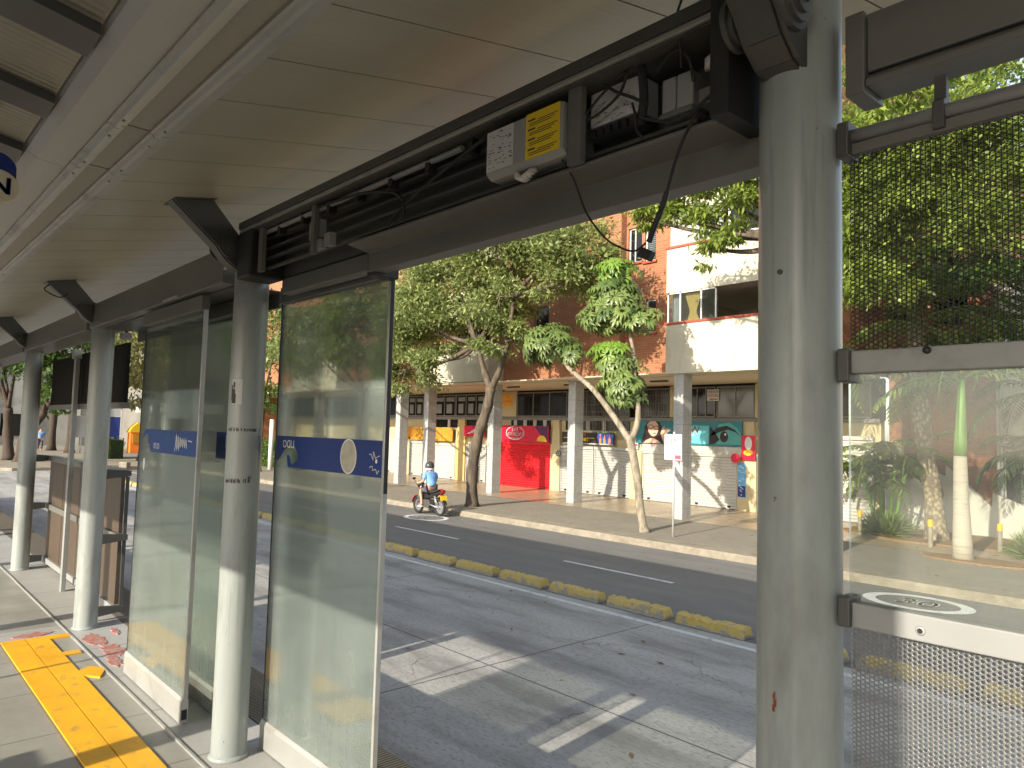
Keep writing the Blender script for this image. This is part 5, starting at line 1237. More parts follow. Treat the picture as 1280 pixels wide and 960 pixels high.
# the tree whose branches hang into the picture at the top right
make_tree('street_tree', 'tall bright green feathery tree hanging over the cream balcony and behind the perforated sheet', (-7.0,14.9,.15),
  ([(-7.05,14.9,.12),(-7.1,14.9,2.5),(-6.9,14.8,5.0),(-6.7,14.7,6.8)], (.24,.17)),
  [((-10.6,14.2,8.25),(.75,.8,.42),1000),((-9.4,14.2,8.35),(.9,1.0,.5),1200),((-10.9,14.0,7.85),(.35,.4,.4),330),((-8.9,13.9,6.75),(.3,.3,.5),260),((-9.9,14.0,7.75),(.35,.4,.35),260),((-8.4,13.9,7.0),(.3,.4,.35),220),((-8.3,14.0,8.3),(.8,1.0,.6),1100),((-9.1,13.9,7.35),(.55,.5,.75),620),((-8.1,13.9,7.7),(.45,.5,.6),450),((-7.8,14.0,9.6),(1.5,1.4,.8),1200),
   ((-5.6,14.4,8.4),(1.3,1.2,.9),2200),((-4.4,14.2,7.6),(1.1,1.1,.9),1800),((-3.7,14.2,8.0),(.9,1.0,.6),1300),((-5.2,14.2,6.6),(1.0,1.0,.8),1500),((-6.2,14.4,7.4),(.9,1.0,.8),1300),((-4.8,14.6,9.6),(1.6,1.3,.55),1800),((-3.9,14.0,6.3),(.9,.9,.7),1100),((-2.9,14.2,7.0),(.8,.9,.7),900),((-5.9,14.6,8.0),(1.0,1,.9),1300),((-6.3,14.3,6.6),(.8,.8,.7),1000),((-4.9,14.0,7.2),(1.0,.8,.7),1300),((-6.4,14.2,9.3),(1.2,1.2,.7),1200),((-6.1,14.0,5.9),(.7,.8,.6),800),((-5.4,13.8,5.4),(.7,.8,.5),700)],
  M['leaf_bright'], M['trunk_brown'], L=.17, W=.055, density=1.55, seed=8, droop=.75, fork=[(-6.9,14.8,5.2),(-6.8,14.75,6.0)], shell=.3, fill=.26,
  extra=[([(-6.8,14.7,6.5),(-7.6,14.4,7.8),(-9.2,14.2,8.5),(-10.6,14.2,8.75)],[.09-.005*i for i in range(16)]),([(-6.8,14.7,6.5),(-5.6,14.5,7.8),(-4.0,14.4,8.6)],[.09-.006*i for i in range(11)])])
make_tree('street_tree', 'dense green tree behind the palms at the right edge', (-3.2,20.5,.15),
  ([(-3.2,20.5,.12),(-3.2,20.5,3),(-3.3,20.5,5.5)], (.2,.14)),
  [((-4.6,20.5,8.2),(1.9,1.6,1.4),1900),((-6.8,21.2,9.2),(1.6,1.4,1.3),1500),((-3.0,20.4,9.8),(1.8,1.6,1.4),1700),((-5.4,20.8,11.0),(1.8,1.6,1.1),1500),((-8.3,21.4,10.6),(1.5,1.3,1.2),1100),((-5.2,20.3,6.2),(1.3,1.2,.9),1100),((-7.2,21.6,6.6),(1.1,.9,.9),1000),((-6.2,21.6,7.6),(1.1,.9,.8),1000),((-7.9,21.6,8.2),(1.0,.9,.9),900),((-6.6,21.7,5.2),(1.0,.8,.6),700)], M['leaf_green'], M['trunk_dark'], L=.24, W=.09, seed=14, density=1.1)
# palms
def frond(V, F, off, base, az, elev, L, n=26, width=.42, curve=1.1, rng=RNG, twist=0):
    d = np.array([math.cos(az), math.sin(az), 0]); p = np.array(base, float); seg = L/n; rach = [p.copy()]; dirs = []
    for i in range(n):
        e = elev - curve*(i/n)**1.3*1.6
        t = d*math.cos(e)+np.array([0,0,math.sin(e)]); dirs.append(t); p = p+t*seg; rach.append(p.copy())
    side = np.array([-d[1], d[0], 0])
    for i in range(3, n):
        u = i/n; w = width*math.sin(math.pi*min(1,.12+.88*u))**.7*(1 if u < .8 else 1-(u-.8)*2.2)
        for sg in (-1,1):
            t = dirs[i]; k = nrm(side*sg*1.0 + t*.55 + np.array([0,0,-.28]) + rng.normal(0,.08,3)); b = rach[i]+rng.normal(0,.01,3); wv = nrm(np.cross(k,[0,0,1.0])+np.array([0,0,.4*sg]))*.032
            tip = b+k*w+np.array([0,0,-.18*w]); m = b+k*w*.5
            V += [b-wv*.4, m-wv, tip, m+wv]; F.append((off,off+1,off+2,off+3)); off += 4
    for i in range(n):
        r = .018*(1-i/n)+.005; a, b = rach[i], rach[i+1]; w2 = side*r; u2 = np.array([0,0,r])
        V += [a-w2, a+w2, b+w2*.9, b-w2*.9]; F.append((off,off+1,off+2,off+3)); off += 4
        V += [a-u2, a+u2, b+u2*.9, b-u2*.9]; F.append((off,off+1,off+2,off+3)); off += 4
    return off
def palm_crown(specs, parent, m, seed, name='crown'):
    rng = np.random.default_rng(seed); V = []; F = []; off = 0
    for (base, az, el, L, wd, cv) in specs: off = frond(V, F, off, base, az, el, L, width=wd, curve=cv, rng=rng)
    return np_mesh(name, np.array(V), np.array(F), m, parent, rnd=np.repeat(rng.random(len(F)//8+1), 8)[:len(F)])
def radial(base, n, L, wd, seed, els=(-.2,1.2), cv=1.0):
    r = random.Random(seed); return [(base, 2*math.pi*(k+r.uniform(-.3,.3))/n, r.uniform(*els), L*r.uniform(.85,1.15), wd, cv*r.uniform(.8,1.2)) for k in range(n)]
o = thing('palm_tree', 'thick rough barked palm trunk behind the clear glass screen', 'palm', (-6.45,20.3,.15))
s = MB(); s.tube(bez([(-6.42,20.3,.1),(-6.5,20.3,1.2),(-6.68,20.3,2.5),(-6.85,20.3,4.4),(-6.9,20.3,5.6)],6), [.36,.30,.27,.25,.235,.225]+[.21]*19, 18); s.build('trunk', M['palm_bark'], o, smooth=True)
palm_crown(radial((-6.9,20.3,5.65), 24, 3.0, .55, 3, (-.35,1.2)), o, M['leaf_palm'], 3)
o = thing('palm_tree', 'tall smooth grey palm with a green crownshaft behind the clear glass screen', 'palm', (-5.05,17.48,.15))
s = MB(); s.tube([(-5.04,17.48,.1),(-5.05,17.48,.5),(-5.06,17.48,1.2),(-5.07,17.48,2.32)], [.21,.185,.155,.125], 20); s.build('trunk', M['royal_trunk'], o, smooth=True)
s = MB(); s.tube([(-5.07,17.48,2.32),(-5.06,17.48,2.6),(-5.04,17.48,3.3),(-5.02,17.48,3.95)], [.128,.122,.088,.055], 18); s.build('crownshaft', M['crownshaft'], o, smooth=True)
palm_crown(radial((-5.02,17.48,3.95), 13, 2.5, .5, 7, (.1,1.25), 1.0), o, M['leaf_palm'], 8)
o = thing('palm_tree', 'bushy multi-stemmed fan of palms beside the thick near column', 'palm', (-7.75,20.5,.15))
s = MB()
for k, (dx, lean, h) in enumerate([(-.2,-.35,1.8),(-.05,-.1,2.2),(.1,.2,1.9),(.2,.45,2.1),(-.1,.1,1.5)]): s.tube(bez([(-7.75+dx,20.5+.05*k,.12),(-7.75+dx+lean*.4,20.5,h*.5),(-7.75+dx+lean,20.45,h)],4), .045, 7)
s.build('stem', M['crownshaft'], o, smooth=True)
sp = []
for k, (x_, z_) in enumerate([(-8.3,1.75),(-7.9,2.2),(-7.45,1.9),(-7.1,2.1),(-7.75,1.5)]): sp += radial((x_,20.45,z_), 8, 1.5, .34, 20+k, (-.1,1.2), 1.1)
palm_crown(sp, o, M['leaf_palm'], 21)
o = thing('palm_tree', 'low drooping palm at the right edge in front of the pale house', 'palm', (-4.4,21.8,.15))
s = MB(); s.tube(bez([(-4.4,21.8,.1),(-4.45,21.8,1.2),(-4.5,21.8,2.4)],4), .08, 9); s.build('trunk', M['palm_bark'], o, smooth=True)
palm_crown(radial((-4.5,21.8,2.4), 11, 1.9, .42, 9, (-.2,1.1), 1.1)+radial((-4.5,21.8,3.9), 11, 2.2, .42, 10, (-.2,1.1), 1.1), o, M['leaf_palm_dark'], 22)
def bush(label, c, r, n, m, seed, L=.4, W=.035):
    rng = np.random.default_rng(seed); d = nrm(rng.normal(0,1,(n,3))+np.array([0,-.2,.5])); d[:,2] = np.abs(d[:,2]); p = np.array(c)+d*np.array(r)*rng.uniform(.2,.7,(n,1))
    V, F, R_ = leaf_mesh(p, L, W, d*1.2, -.1, rng, .35); o = np_mesh('shrub', V, F, m, None, rnd=R_); return tag(o, label, 'shrub')
bush('low fern like shrub at the foot of the fan palms', (-7.5,20.0,.2), (.75,.5,.5), 700, M['leaf_palm'], 31)
bush('round grassy shrub right of the tall grey palm trunk', (-4.05,18.9,.2), (.6,.45,.42), 700, M['leaf_palm'], 32)
# far left: trees on the bend, hedge, kiosk, walls
make_tree('street_tree', 'pale yellowish tree beyond the road, left of the dusty glass door', (-49.4,13.9,.15),
  ([(-49.4,13.9,.12),(-49.4,13.9,2),(-49.3,13.9,3.8)], (.30,.2)),
  [((-49.5,13.6,8.0),(3.0,2.6,2.2),1500),((-47.0,13.6,6.2),(2.4,2.2,1.4),1200),((-52.0,14,6.8),(2.4,2,1.5),1000),((-46,13.4,9.2),(2.3,2,1.6),1200),((-48,13.6,11),(2.8,2.4,1.6),1300),((-50.5,14.6,4.6),(1.6,1.4,1.1),700),((-53.5,14.4,4.4),(1.3,1.2,.9),500)], M['leaf_yellow'], M['trunk_dark'], L=.36, W=.15, seed=41, density=1.0)
make_tree('street_tree', 'dark green tree behind the pale one, left of the dusty glass door', (-56,16.5,.15),
  ([(-56,16.5,.12),(-56,16.5,3),(-56,16.4,5.2)], (.35,.25)),
  [((-55,16.4,8.6),(3.4,3,2.6),1500),((-58.5,16,11.5),(3.4,3,2.6),1500),((-53,16.4,12),(3,3,2.2),1200),((-60,15.5,8),(2.6,2.5,2),900)], M['leaf_green'], M['trunk_dark'], L=.42, W=.18, seed=42)
make_tree('street_tree', 'dark trunked tree on the road bend at the left edge', (-51.3,7.2,.15),
  ([(-51.3,7.2,.12),(-51.5,7.1,1.8),(-51.2,7.0,3.2)], (.32,.22)),
  [((-52,6.6,6.0),(2.2,2,1.4),1300),((-49.8,7.2,6.6),(2.0,2,1.6),1300),((-51,6.4,8.2),(2.4,2,1.4),1200),((-53.6,5.6,7.2),(2.0,2,1.5),900)], M['leaf_green'], M['trunk_dark'], L=.36, W=.15, seed=43, group='trees on the road bend')
make_tree('street_tree', 'second dark trunked tree on the bend, leaning right beside the leftmost column', (-49.4,7.5,.15),
  ([(-49.4,7.5,.12),(-49.2,7.6,1.5),(-48.2,8.3,3.0)], (.34,.2)),
  [((-47.6,8.8,5.2),(2.0,1.8,1.3),1100),((-48,8.6,7.2),(2.2,2,1.5),1200),((-46.6,9.2,6.4),(1.6,1.6,1.2),800),((-48.4,8.4,3.6),(1.2,1.1,.7),500)], M['leaf_green'], M['trunk_dark'], L=.36, W=.15, seed=44, group='trees on the road bend')
for k, (x_, y_) in enumerate([(-66.8,12.1),(-62,12.4)]):
    make_tree('street_tree', ['thin dark tree in front of the grey wall, left of the flat post','thin dark tree in front of the grey wall, hidden by the black board'][k], (x_,y_,.15),
      ([(x_,y_,.12),(x_+.2,y_,3),(x_+.1,y_,6)], (.3,.2)), [((x_,y_,8.5),(2.6,2.4,1.8),700),((x_+1.5,y_,10.2),(2.4,2.2,1.6),600)], M['leaf_dark'], M['trunk_dark'], L=.45, W=.2, seed=50+k)
o = thing('grey_block', 'long grey concrete building closing the street at the far left', 'building', (-80,8,.15))
s = MB(); s.box(-92,-80,-45,22,0,15); s.build('wall', M['concrete_wall'], o)
for k in range(14):
    s = MB(); s.box(-80,-79.8,-28+3.4*k,-27.5+3.4*k,.1,14.9); s.build('pilaster', M['stucco_wall'], o)
    s = MB(); s.box(-79.98,-79.9,-27.0+3.4*k,-25.2+3.4*k,1.0 if k%2 else 5.0,3.0 if k%2 else 7.0); s.build('window', M['dark_glass'], o)
o = thing('far_house', 'pale far building with a balcony behind the orange kiosk', 'house', (-76,24,.15))
s = MB(); s.box(-79.5,-64,19.6,34,.15,12); s.build('wall', mat('far_wall', (.20,.19,.17), .85, .25, .4, .1), o)
s = MB(); s.box(-64,-63.2,19,24,3.4,4.2); s.box(-70,-64.2,18.9,19.5,3.4,4.2); s.build('balcony', M['stucco_wall'], o)
s = MB(); s.box(-69,-67,19.52,19.59,.2,2.6); s.box(-66.6,-65.0,19.52,19.59,.2,2.6); s.build('doorway', M['dark_glass'], o)
o = thing('kiosk', 'bright orange kiosk with a yellow top on the far pavement', 'kiosk', (-62.1,17.1,.15))
s = MB(); s.box(-62.5,-61.7,16.4,17.7,.15,1.75); s.build('body', M['orange'], o, bevel=.03)
s = MB(); s.prism([(16.3,1.75),(17.8,1.75),(17.6,2.15),(17.2,2.5),(16.9,2.5),(16.5,2.15)], 'yz', -62.55, -61.65); s.build('canopy', M['sign_yellow'], o)
s = MB(); s.box(-61.69,-61.6,16.55,17.55,.9,1.6); s.build('hatch', M['sign_orange'], o)
o = thing('banner_stand', 'blue upright advertising stand left of the orange kiosk', 'advert stand', (-62,15.4,.15))
s = MB(); s.box(-62.1,-62,14.7,15.7,.3,2.9); s.build('panel', M['bottle_blue'], o)
s = MB(); s.box(-62.2,-61.95,14.55,14.68,.15,3.6); s.box(-62.2,-61.95,15.72,15.85,.15,3.6); s.build('frame', M['white_frame'], o)
s = MB(); s.box(-62.15,-62,14.7,15.7,2.95,3.6); s.build('header', M['label_white'], o)
o = thing('signboard', 'white shop board on a post left of the blue stand', 'sign', (-62,13,.15))
s = MB(); s.box(-62.1,-62,12.6,13.7,1.3,2.9); s.build('panel', M['label_white'], o)
s = MB(); s.tube([(-62.05,13.1,.15),(-62.05,13.1,1.3)], .06, 8); s.build('post', M['white_frame'], o)
def hedge(label, x0, x1, y0, y1, z1, n, m, seed):
    rng = np.random.default_rng(seed); p = rng.uniform([x0,y0,.2],[x1,y1,z1],(n,3)); p[:n//2,1] = y0+rng.normal(0,.06,n//2)
    V, F, R_ = leaf_mesh(p, .16, .07, np.tile([0,-.7,.3],(n,1)), 0, rng); o = thing('hedge', label, 'hedge', ((x0+x1)/2,(y0+y1)/2,.15))
    np_mesh('foliage', V, F, m, o, rnd=R_); s = MB(); s.box(x0+.15,x1-.15,y0+.15,y1-.1,.15,z1-.15); s.build('stems', M['leaf_dark'], o)
hedge('clipped green hedge seen beside the sticker column', -43, -37.5, 18.4, 19.2, 1.75, 3500, M['leaf_green'], 61)
hedge('dark low hedge on the far pavement left of the orange kiosk', -55, -52, 12.6, 13.6, 1.5, 1800, M['leaf_dark'], 62)
p = MB(); p.tube([(-38.66,17.4,.15),(-38.66,17.4,2.9)], .13, 12); tag(p.build('white_post', M['label_white'], smooth=True), 'white painted post beside the hedge, right of the sticker column', 'post')
for k, (x_, y_) in enumerate([(-42.4,12.1),(-42.9,11.2),(-43.6,12.9),(-44.0,10.4)]):
    s = MB(); s.prism(blob(x_, y_, .42, .3, 9, .3, k+2), 'xy', .1, .42); o = s.build('kerb_stone', M['kerb'], bevel=.05); tag(o, 'pale kerb stone at the corner of the road bend', 'kerb stone', 'kerb stones on the bend')

# fallen leaves
rng = np.random.default_rng(77); pt_ = []
for (x0,x1,y0,y1,z_,n_) in ((-30,-3,14.5,18,.155,260),(-30,-3,12.4,13.85,.004,160),(-20,2,2.4,8.2,.006,90),(-9,-4,19,21.5,.195,160)):
    pt_.append(np.stack([rng.uniform(x0,x1,n_), rng.uniform(y0,y1,n_), np.full(n_, z_)],1))
pt_ = np.concatenate(pt_); an = rng.uniform(0,6.28,len(pt_)); l_ = rng.uniform(.025,.06,len(pt_)); dx_ = np.stack([np.cos(an)*l_, np.sin(an)*l_, rng.uniform(0,.012,len(pt_))],1); dy_ = np.stack([-np.sin(an)*l_*.35, np.cos(an)*l_*.35, rng.uniform(.002,.012,len(pt_))],1)
V = np.stack([pt_-dx_, pt_+dy_, pt_+dx_, pt_-dy_+np.array([0,0,.008])],1).reshape(-1,3); V[:,2] = np.maximum(V[:,2], np.repeat(pt_[:,2],4)+.001)
tag(np_mesh('fallen_leaves', V, np.arange(len(V)).reshape(-1,4), M['poster_leaf'] if 'poster_leaf' in M else mat('dry_leaf', (.22,.14,.05), .8, .4, 3, 0)), 'dry fallen leaves scattered on pavement and road', 'leaves', kind='stuff')

# ================================================================ MOTORCYCLE AND RIDER
def skin_body(name, verts, edges, radii, m, parent=None, root=0, sub=2):
    org = ORG.get(parent.name, Vector((0,0,0))) if parent else Vector((0,0,0))
    me = bpy.data.meshes.new(name); me.from_pydata([tuple(Vector(v)-org) for v in verts], edges, [])
    o = link(bpy.data.objects.new(name, me)); me.materials.append(m)
    if parent: o.parent = parent; ORG[o.name] = ORG[parent.name]
    md = o.modifiers.new('skin', 'SKIN'); md.use_smooth_shade = True
    sv = me.skin_vertices[0].data
    for i, r in enumerate(radii): sv[i].radius = (r, r) if not hasattr(r, '__len__') else r; sv[i].use_root = (i == root)
    md2 = o.modifiers.new('sub', 'SUBSURF'); md2.levels = sub; md2.render_levels = sub
    return o
MX, MY, K = -18.18, 13.27, .9
def mp(x, y, z): return (MX - x*K, MY - y*K, z*K + .003)     # local: x forward (towards the left), z up
bike = thing('motorcycle', 'small black and red motorcycle ridden along the far kerb', 'motorcycle', (MX, MY, 0))
RX = Matrix.Rotation(math.pi/2, 3, 'X')
for nm, x_ in (('wheel', .62), ('wheel', -.60)):
    c = Vector(mp(x_, 0, .29))
    s = MB(); n = 32; ri, rt = .245*K, .045*K
    vs = []; fs = []
    for i in range(n):
        a = 2*math.pi*i/n
        for j in range(8):
            b = 2*math.pi*j/8; rr = ri+rt*math.cos(b); vs.append(c+Vector((rr*math.cos(a), rt*math.sin(b), rr*math.sin(a))))
    for i in range(n):
        for j in range(8): fs.append((i*8+j, i*8+(j+1)%8, ((i+1)%n)*8+(j+1)%8, ((i+1)%n)*8+j))
    s.add(vs, fs); w = s.build('wheel', M['rubber'], bike, smooth=True)
    s = MB(); s.lathe([(.21*K,-.02),(.225*K,-.025),(.225*K,.025),(.21*K,.02),(.208*K,0)], 28, c, RX)
    for k in range(12):
        a = 2*math.pi*k/12; s.bar(c+Vector((.03*math.cos(a),.012*(-1)**k,.03*math.sin(a))), c+Vector((.2*K*math.cos(a),0,.2*K*math.sin(a))), .009, .009, (0,1,0))
    s.lathe([(.05*K,-.05),(.05*K,.05)], 14, c, RX); s.build('rim', M['chrome'], w)
s = MB()
for sy in (-.07,.07): s.tube([mp(.62,sy,.29), mp(.44,sy,.82), mp(.40,sy*.8,.98)], .022, 8)
s.build('fork', M['chrome'], bike, smooth=True)
s = MB()
for sy in (-.10,.10): s.tube([mp(-.60,sy,.30), mp(-.28,sy,.34), mp(-.05,sy*.8,.38)], .022, 8); s.tube([mp(-.58,sy,.34), mp(-.42,sy,.66)], .03, 8)
s.tube([mp(-.58,-.15,.32), mp(-.25,-.14,.26), mp(.1,-.12,.24)], [.045,.04,.02], 10)
s.build('swing_arm', M['chrome'], bike, smooth=True)
s = MB(); s.prism([(MX-.26*K,.24*K),(MX+.12*K,.24*K),(MX+.2*K,.36*K),(MX+.1*K,.52*K),(MX-.22*K,.50*K),(MX-.3*K,.36*K)], 'xz', MY-.13*K, MY+.13*K); s.build('engine', M['dark_steel'], bike, bevel=.02)
s = MB(); s.prism([(MX-.44*K,.86*K),(MX-.38*K,.60*K),(MX-.30*K,.42*K),(MX-.1*K,.52*K),(MX+.3*K,.60*K),(MX+.78*K,.80*K),(MX+.80*K,.88*K),(MX+.45*K,.78*K),(MX+.05*K,.70*K),(MX-.2*K,.70*K)], 'xz', MY-.085*K, MY+.085*K); s.build('body_panel', M['moto_black'], bike, bevel=.025)
s = MB(); s.prism([(MX-.46*K,.92*K),(MX-.46*K,.72*K),(MX-.40*K,.60*K),(MX-.32*K,.62*K),(MX-.34*K,.86*K)], 'xz', MY-.12*K, MY+.12*K); s.build('leg_shield', M['moto_red'], bike, bevel=.02)
s = MB(); s.prism([(MX-.02*K,.73*K),(MX+.25*K,.74*K),(MX+.62*K,.84*K),(MX+.64*K,.90*K),(MX+.25*K,.82*K),(MX-.04*K,.79*K)], 'xz', MY-.11*K, MY+.11*K); s.build('seat', M['rubber'], bike, bevel=.025)
s = MB()
c = mp(.62,0,.29)
pts = [(c[0]+.34*K*math.cos(a), c[2]+.34*K*math.sin(a)) for a in [math.radians(t_) for t_ in range(30,171,14)]] + [(c[0]+.31*K*math.cos(a), c[2]+.31*K*math.sin(a)) for a in [math.radians(t_) for t_ in range(170,29,-14)]]
s.prism(pts, 'xz', MY-.06*K, MY+.06*K); s.build('mudguard', M['moto_red'], bike)
s = MB()
pts = [(MX+.60*K+.34*K*math.cos(a), .29*K+.34*K*math.sin(a)) for a in [math.radians(t_) for t_ in range(20,121,12)]] + [(MX+.60*K+.31*K*math.cos(a), .29*K+.31*K*math.sin(a)) for a in [math.radians(t_) for t_ in range(120,19,-12)]]
s.prism(pts, 'xz', MY-.06*K, MY+.06*K); s.build('mudguard', M['moto_black'], bike)
s = MB(); s.tube(bez([mp(.30,-.34,1.02), mp(.36,-.2,1.03), mp(.42,0,.98), mp(.36,.2,1.03), mp(.30,.34,1.02)],5), .014, 8); hb = s.build('handlebar', M['moto_black'], bike, smooth=True)
for sy in (-.30,.30):
    s = MB(); s.tube([mp(.36,sy,1.03), mp(.40,sy*1.2,1.16)], .008, 6); s.obox(mp(.40,sy*1.25,1.20), (.02,.11,.065)); s.build('mirror', M['moto_black'], hb, bevel=.006)
s = MB(); s.lathe([(.0,-.10),(.09,-.06),(.11,0),(.115,.05),(.10,.06)], 18, mp(.50,0,.98), Matrix.Rotation(-math.pi/2,3,'Y')); s.build('headlight', M['moto_black'], bike, smooth=True)
s = MB(); s.prism([(MX+.66*K,.70*K),(MX+.80*K,.80*K),(MX+.80*K,.89*K),(MX+.68*K,.86*K)], 'xz', MY-.07*K, MY+.07*K); s.build('tail_light', M['lamp_red'], bike, bevel=.012)
s = MB(); s.obox(mp(-.80,0,.60), (.012,.24,.15), Matrix.Rotation(-.2,3,'Y')); pt = s.build('number_plate', M['plate_yellow'], bike, bevel=.004)
s = MB(); s.tube([mp(-.78,0,.70), mp(-.72,0,.52)], .012, 6); s.build('plate_bracket', M['moto_black'], pt)
for sy in (-.12,.12): s = MB(); s.obox(mp(-.72,sy,.68), (.05,.05,.05)); s.build('indicator', M['orange'], bike, bevel=.01)
# rider
rd = thing('person', 'motorcycle rider in a blue t-shirt, dark shorts and a helmet, seen from behind', 'person', (MX+.1, MY, .7))
pel = mp(-.10,0,.90); chest = mp(-.02,0,1.28); neck = mp(.02,0,1.44); head = mp(.06,0,1.60)
V = [pel, mp(-.07,0,1.08), chest, neck, head]; E = [(0,1),(1,2),(2,3),(3,4)]; R_ = [.14*K,.13*K,.15*K,.06*K,.095*K]
for sy in (-1,1):
    i = len(V); V += [mp(-.02,.20*sy,1.37), mp(.02,.27*sy,1.12), mp(.26,.29*sy,1.05), mp(.33,.30*sy,1.04)]; E += [(2,i),(i,i+1),(i+1,i+2),(i+2,i+3)]; R_ += [.065*K,.05*K,.038*K,.04*K]
    j = len(V); V += [mp(-.08,.10*sy,.87), mp(.28,.18*sy,.80), mp(.20,.17*sy,.42), mp(.18,.17*sy,.34), mp(.32,.19*sy,.30)]; E += [(0,j),(j,j+1),(j+1,j+2),(j+2,j+3),(j+3,j+4)]; R_ += [.10*K,.068*K,.045*K,.042*K,.035*K]
skin_body('body', V, E, R_, M['skin'], rd)
V = [mp(-.12,0,.92), mp(-.09,0,1.10), mp(-.04,0,1.30), mp(.0,0,1.42)]; E = [(0,1),(1,2),(2,3)]; R_ = [.175*K,.165*K,.18*K,.075*K]
for sy in (-1,1):
    i = len(V); V += [mp(-.03,.21*sy,1.36), mp(.0,.265*sy,1.18)]; E += [(2,i),(i,i+1)]; R_ += [.085*K,.072*K]
skin_body('t_shirt', V, E, R_, M['shirt'], rd)
V = [mp(-.11,0,.88)]; E = []; R_ = [.165*K]
for sy in (-1,1):
    i = len(V); V += [mp(-.02,.11*sy,.85), mp(.24,.17*sy,.81)]; E += [(0,i),(i,i+1)]; R_ += [.115*K,.085*K]
skin_body('shorts', V, E, R_, M['shorts'], rd)
s = MB(); s.lathe([(.02,-.13),(.115,-.12),(.135,-.05),(.14,.02),(.12,.09),(.07,.135),(.0,.15)], 20, mp(.05,0,1.62)); hm = s.build('helmet', M['helmet'], rd, smooth=True)
s = MB(); s.lathe([(.118,-.125),(.137,-.10),(.139,-.06),(.136,-.055)], 20, mp(.05,0,1.62)); s.build('visor_band', M['label_white'], hm)
for sy in (-1,1): s = MB(); s.obox(mp(.26,.18*sy,.27), (.24*K,.09*K,.05*K)); s.build('shoe', M['label_white'], rd, bevel=.015)
# tiny walker in the distance at the left
wk = thing('person', 'tiny distant pedestrian in a blue top walking by the grey wall', 'person', (-66,11.2,.15))
def wpt(y, z): return (-66, 11.2+y, .15+z)
V = [wpt(0,.95), wpt(0,1.35), wpt(0,1.52), wpt(0,1.68)]; E = [(0,1),(1,2),(2,3)]; R_ = [.15,.18,.06,.11]
for sy in (-1,1):
    i = len(V); V += [wpt(.1*sy,.88),(-66+.15*sy,11.2+.1*sy,.6),(-66+.1*sy-.05,11.2+.1*sy,.2)]; E += [(0,i),(i,i+1),(i+1,i+2)]; R_ += [.10,.075,.05]
    i = len(V); V += [wpt(.22*sy,1.4), wpt(.27*sy,1.1),(-66+.1,11.2+.27*sy,1.05)]; E += [(1,i),(i,i+1),(i+1,i+2)]; R_ += [.065,.05,.04]
skin_body('body', V, E, R_, M['skin'], wk, sub=1)
V = [wpt(0,.95), wpt(0,1.35), wpt(0,1.5)]; E = [(0,1),(1,2)]; R_ = [.18,.20,.08]
for sy in (-1,1): i = len(V); V += [wpt(.22*sy,1.4), wpt(.26*sy,1.2)]; E += [(1,i),(i,i+1)]; R_ += [.085,.07]
skin_body('shirt', V, E, R_, M['shirt'], wk, sub=1)
V = [wpt(0,.93)]; E = []; R_ = [.17]
for sy in (-1,1): i = len(V); V += [wpt(.1*sy,.86),(-66+.15*sy,11.2+.1*sy,.62),(-66+.1*sy-.03,11.2+.1*sy,.28)]; E += [(0,i),(i,i+1),(i+1,i+2)]; R_ += [.115,.09,.075]
skin_body('trousers', V, E, R_, M['shorts'], wk, sub=1)

GR = {'street_tree': 'street trees', 'palm_tree': 'palms in the planting bed', 'shop_sign': 'signs over the shops', 'shrub': 'shrubs under the palms', 'hedge': 'clipped hedges', 'round_sign': 'round wall signs', 'poster': 'posters on the shop fronts', 'person': 'people in the street', 'rear_shade_panel': 'shade panels added on the rear side of the platform'}
for ob in list(COL.objects):
    k_ = ob.name.split('.')[0]
    if ob.parent is None and 'group' not in ob and k_ in GR: ob['group'] = GR[k_]
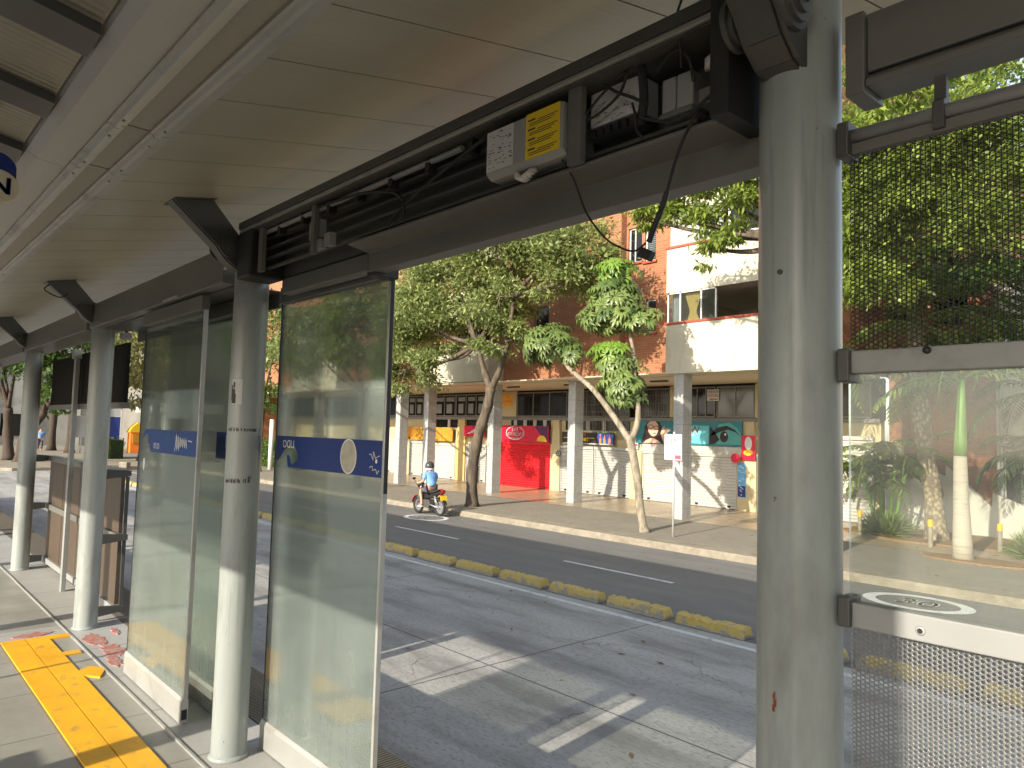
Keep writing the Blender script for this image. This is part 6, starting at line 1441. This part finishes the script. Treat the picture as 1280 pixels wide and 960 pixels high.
# ================================================================ CAMERA, LIGHT, WORLD
cam = bpy.data.cameras.new('camera'); co = link(bpy.data.objects.new('camera', cam))
r_ = Vector((0.67387,0.738366,0.026712)); u_ = Vector((0.030151,-0.063606,0.99752)); f_ = Vector((-0.738234,0.671394,0.065124))
mw = Matrix((r_, u_, -f_)).transposed().to_4x4(); mw.translation = CAM; co.matrix_world = mw
cam.sensor_width = 36; cam.lens = 25.687; cam.clip_start = .05; cam.clip_end = 1000
scene.camera = co
trav = Vector((-.14, 1.0, -.415)).normalized()
sun = bpy.data.lights.new('sun', 'SUN'); so = link(bpy.data.objects.new('sun', sun))
sun.energy = 4.0; sun.angle = math.radians(.53); sun.color = (1, .91, .75)
so.rotation_euler = trav.to_track_quat('-Z', 'Y').to_euler(); so.location = (0,-30,30)
w = bpy.data.worlds.new('World'); scene.world = w; w.use_nodes = True; nt = w.node_tree; nt.nodes.clear()
sky = nt.nodes.new('ShaderNodeTexSky'); sky.sky_type = 'NISHITA'; sky.sun_disc = False; sky.sun_elevation = math.asin(-trav.z); sky.sun_rotation = math.atan2(-trav.x, -trav.y); sky.air_density = 1.0; sky.dust_density = 1.2
bg = nt.nodes.new('ShaderNodeBackground'); bg.inputs['Strength'].default_value = .15; ow = nt.nodes.new('ShaderNodeOutputWorld')
hs_ = nt.nodes.new('ShaderNodeHueSaturation'); hs_.inputs['Saturation'].default_value = .55; nt.links.new(sky.outputs[0], hs_.inputs['Color']); nt.links.new(hs_.outputs[0], bg.inputs[0]); nt.links.new(bg.outputs[0], ow.inputs[0])
vs_ = scene.view_settings; scene.display_settings.display_device = 'sRGB'; vs_.view_transform = 'Standard'; vs_.look = 'None'; vs_.exposure = 1.0; vs_.gamma = 1; vs_.use_curve_mapping = False
scene.render.engine = 'CYCLES'; cy = scene.cycles; cy.use_denoising = True; cy.max_bounces = 10; cy.diffuse_bounces = 5; cy.glossy_bounces = 3; cy.transparent_max_bounces = 16; cy.transmission_bounces = 4
cy.caustics_reflective = False; cy.caustics_refractive = False; cy.sample_clamp_indirect = 4; cy.use_adaptive_sampling = True; cy.adaptive_threshold = .015
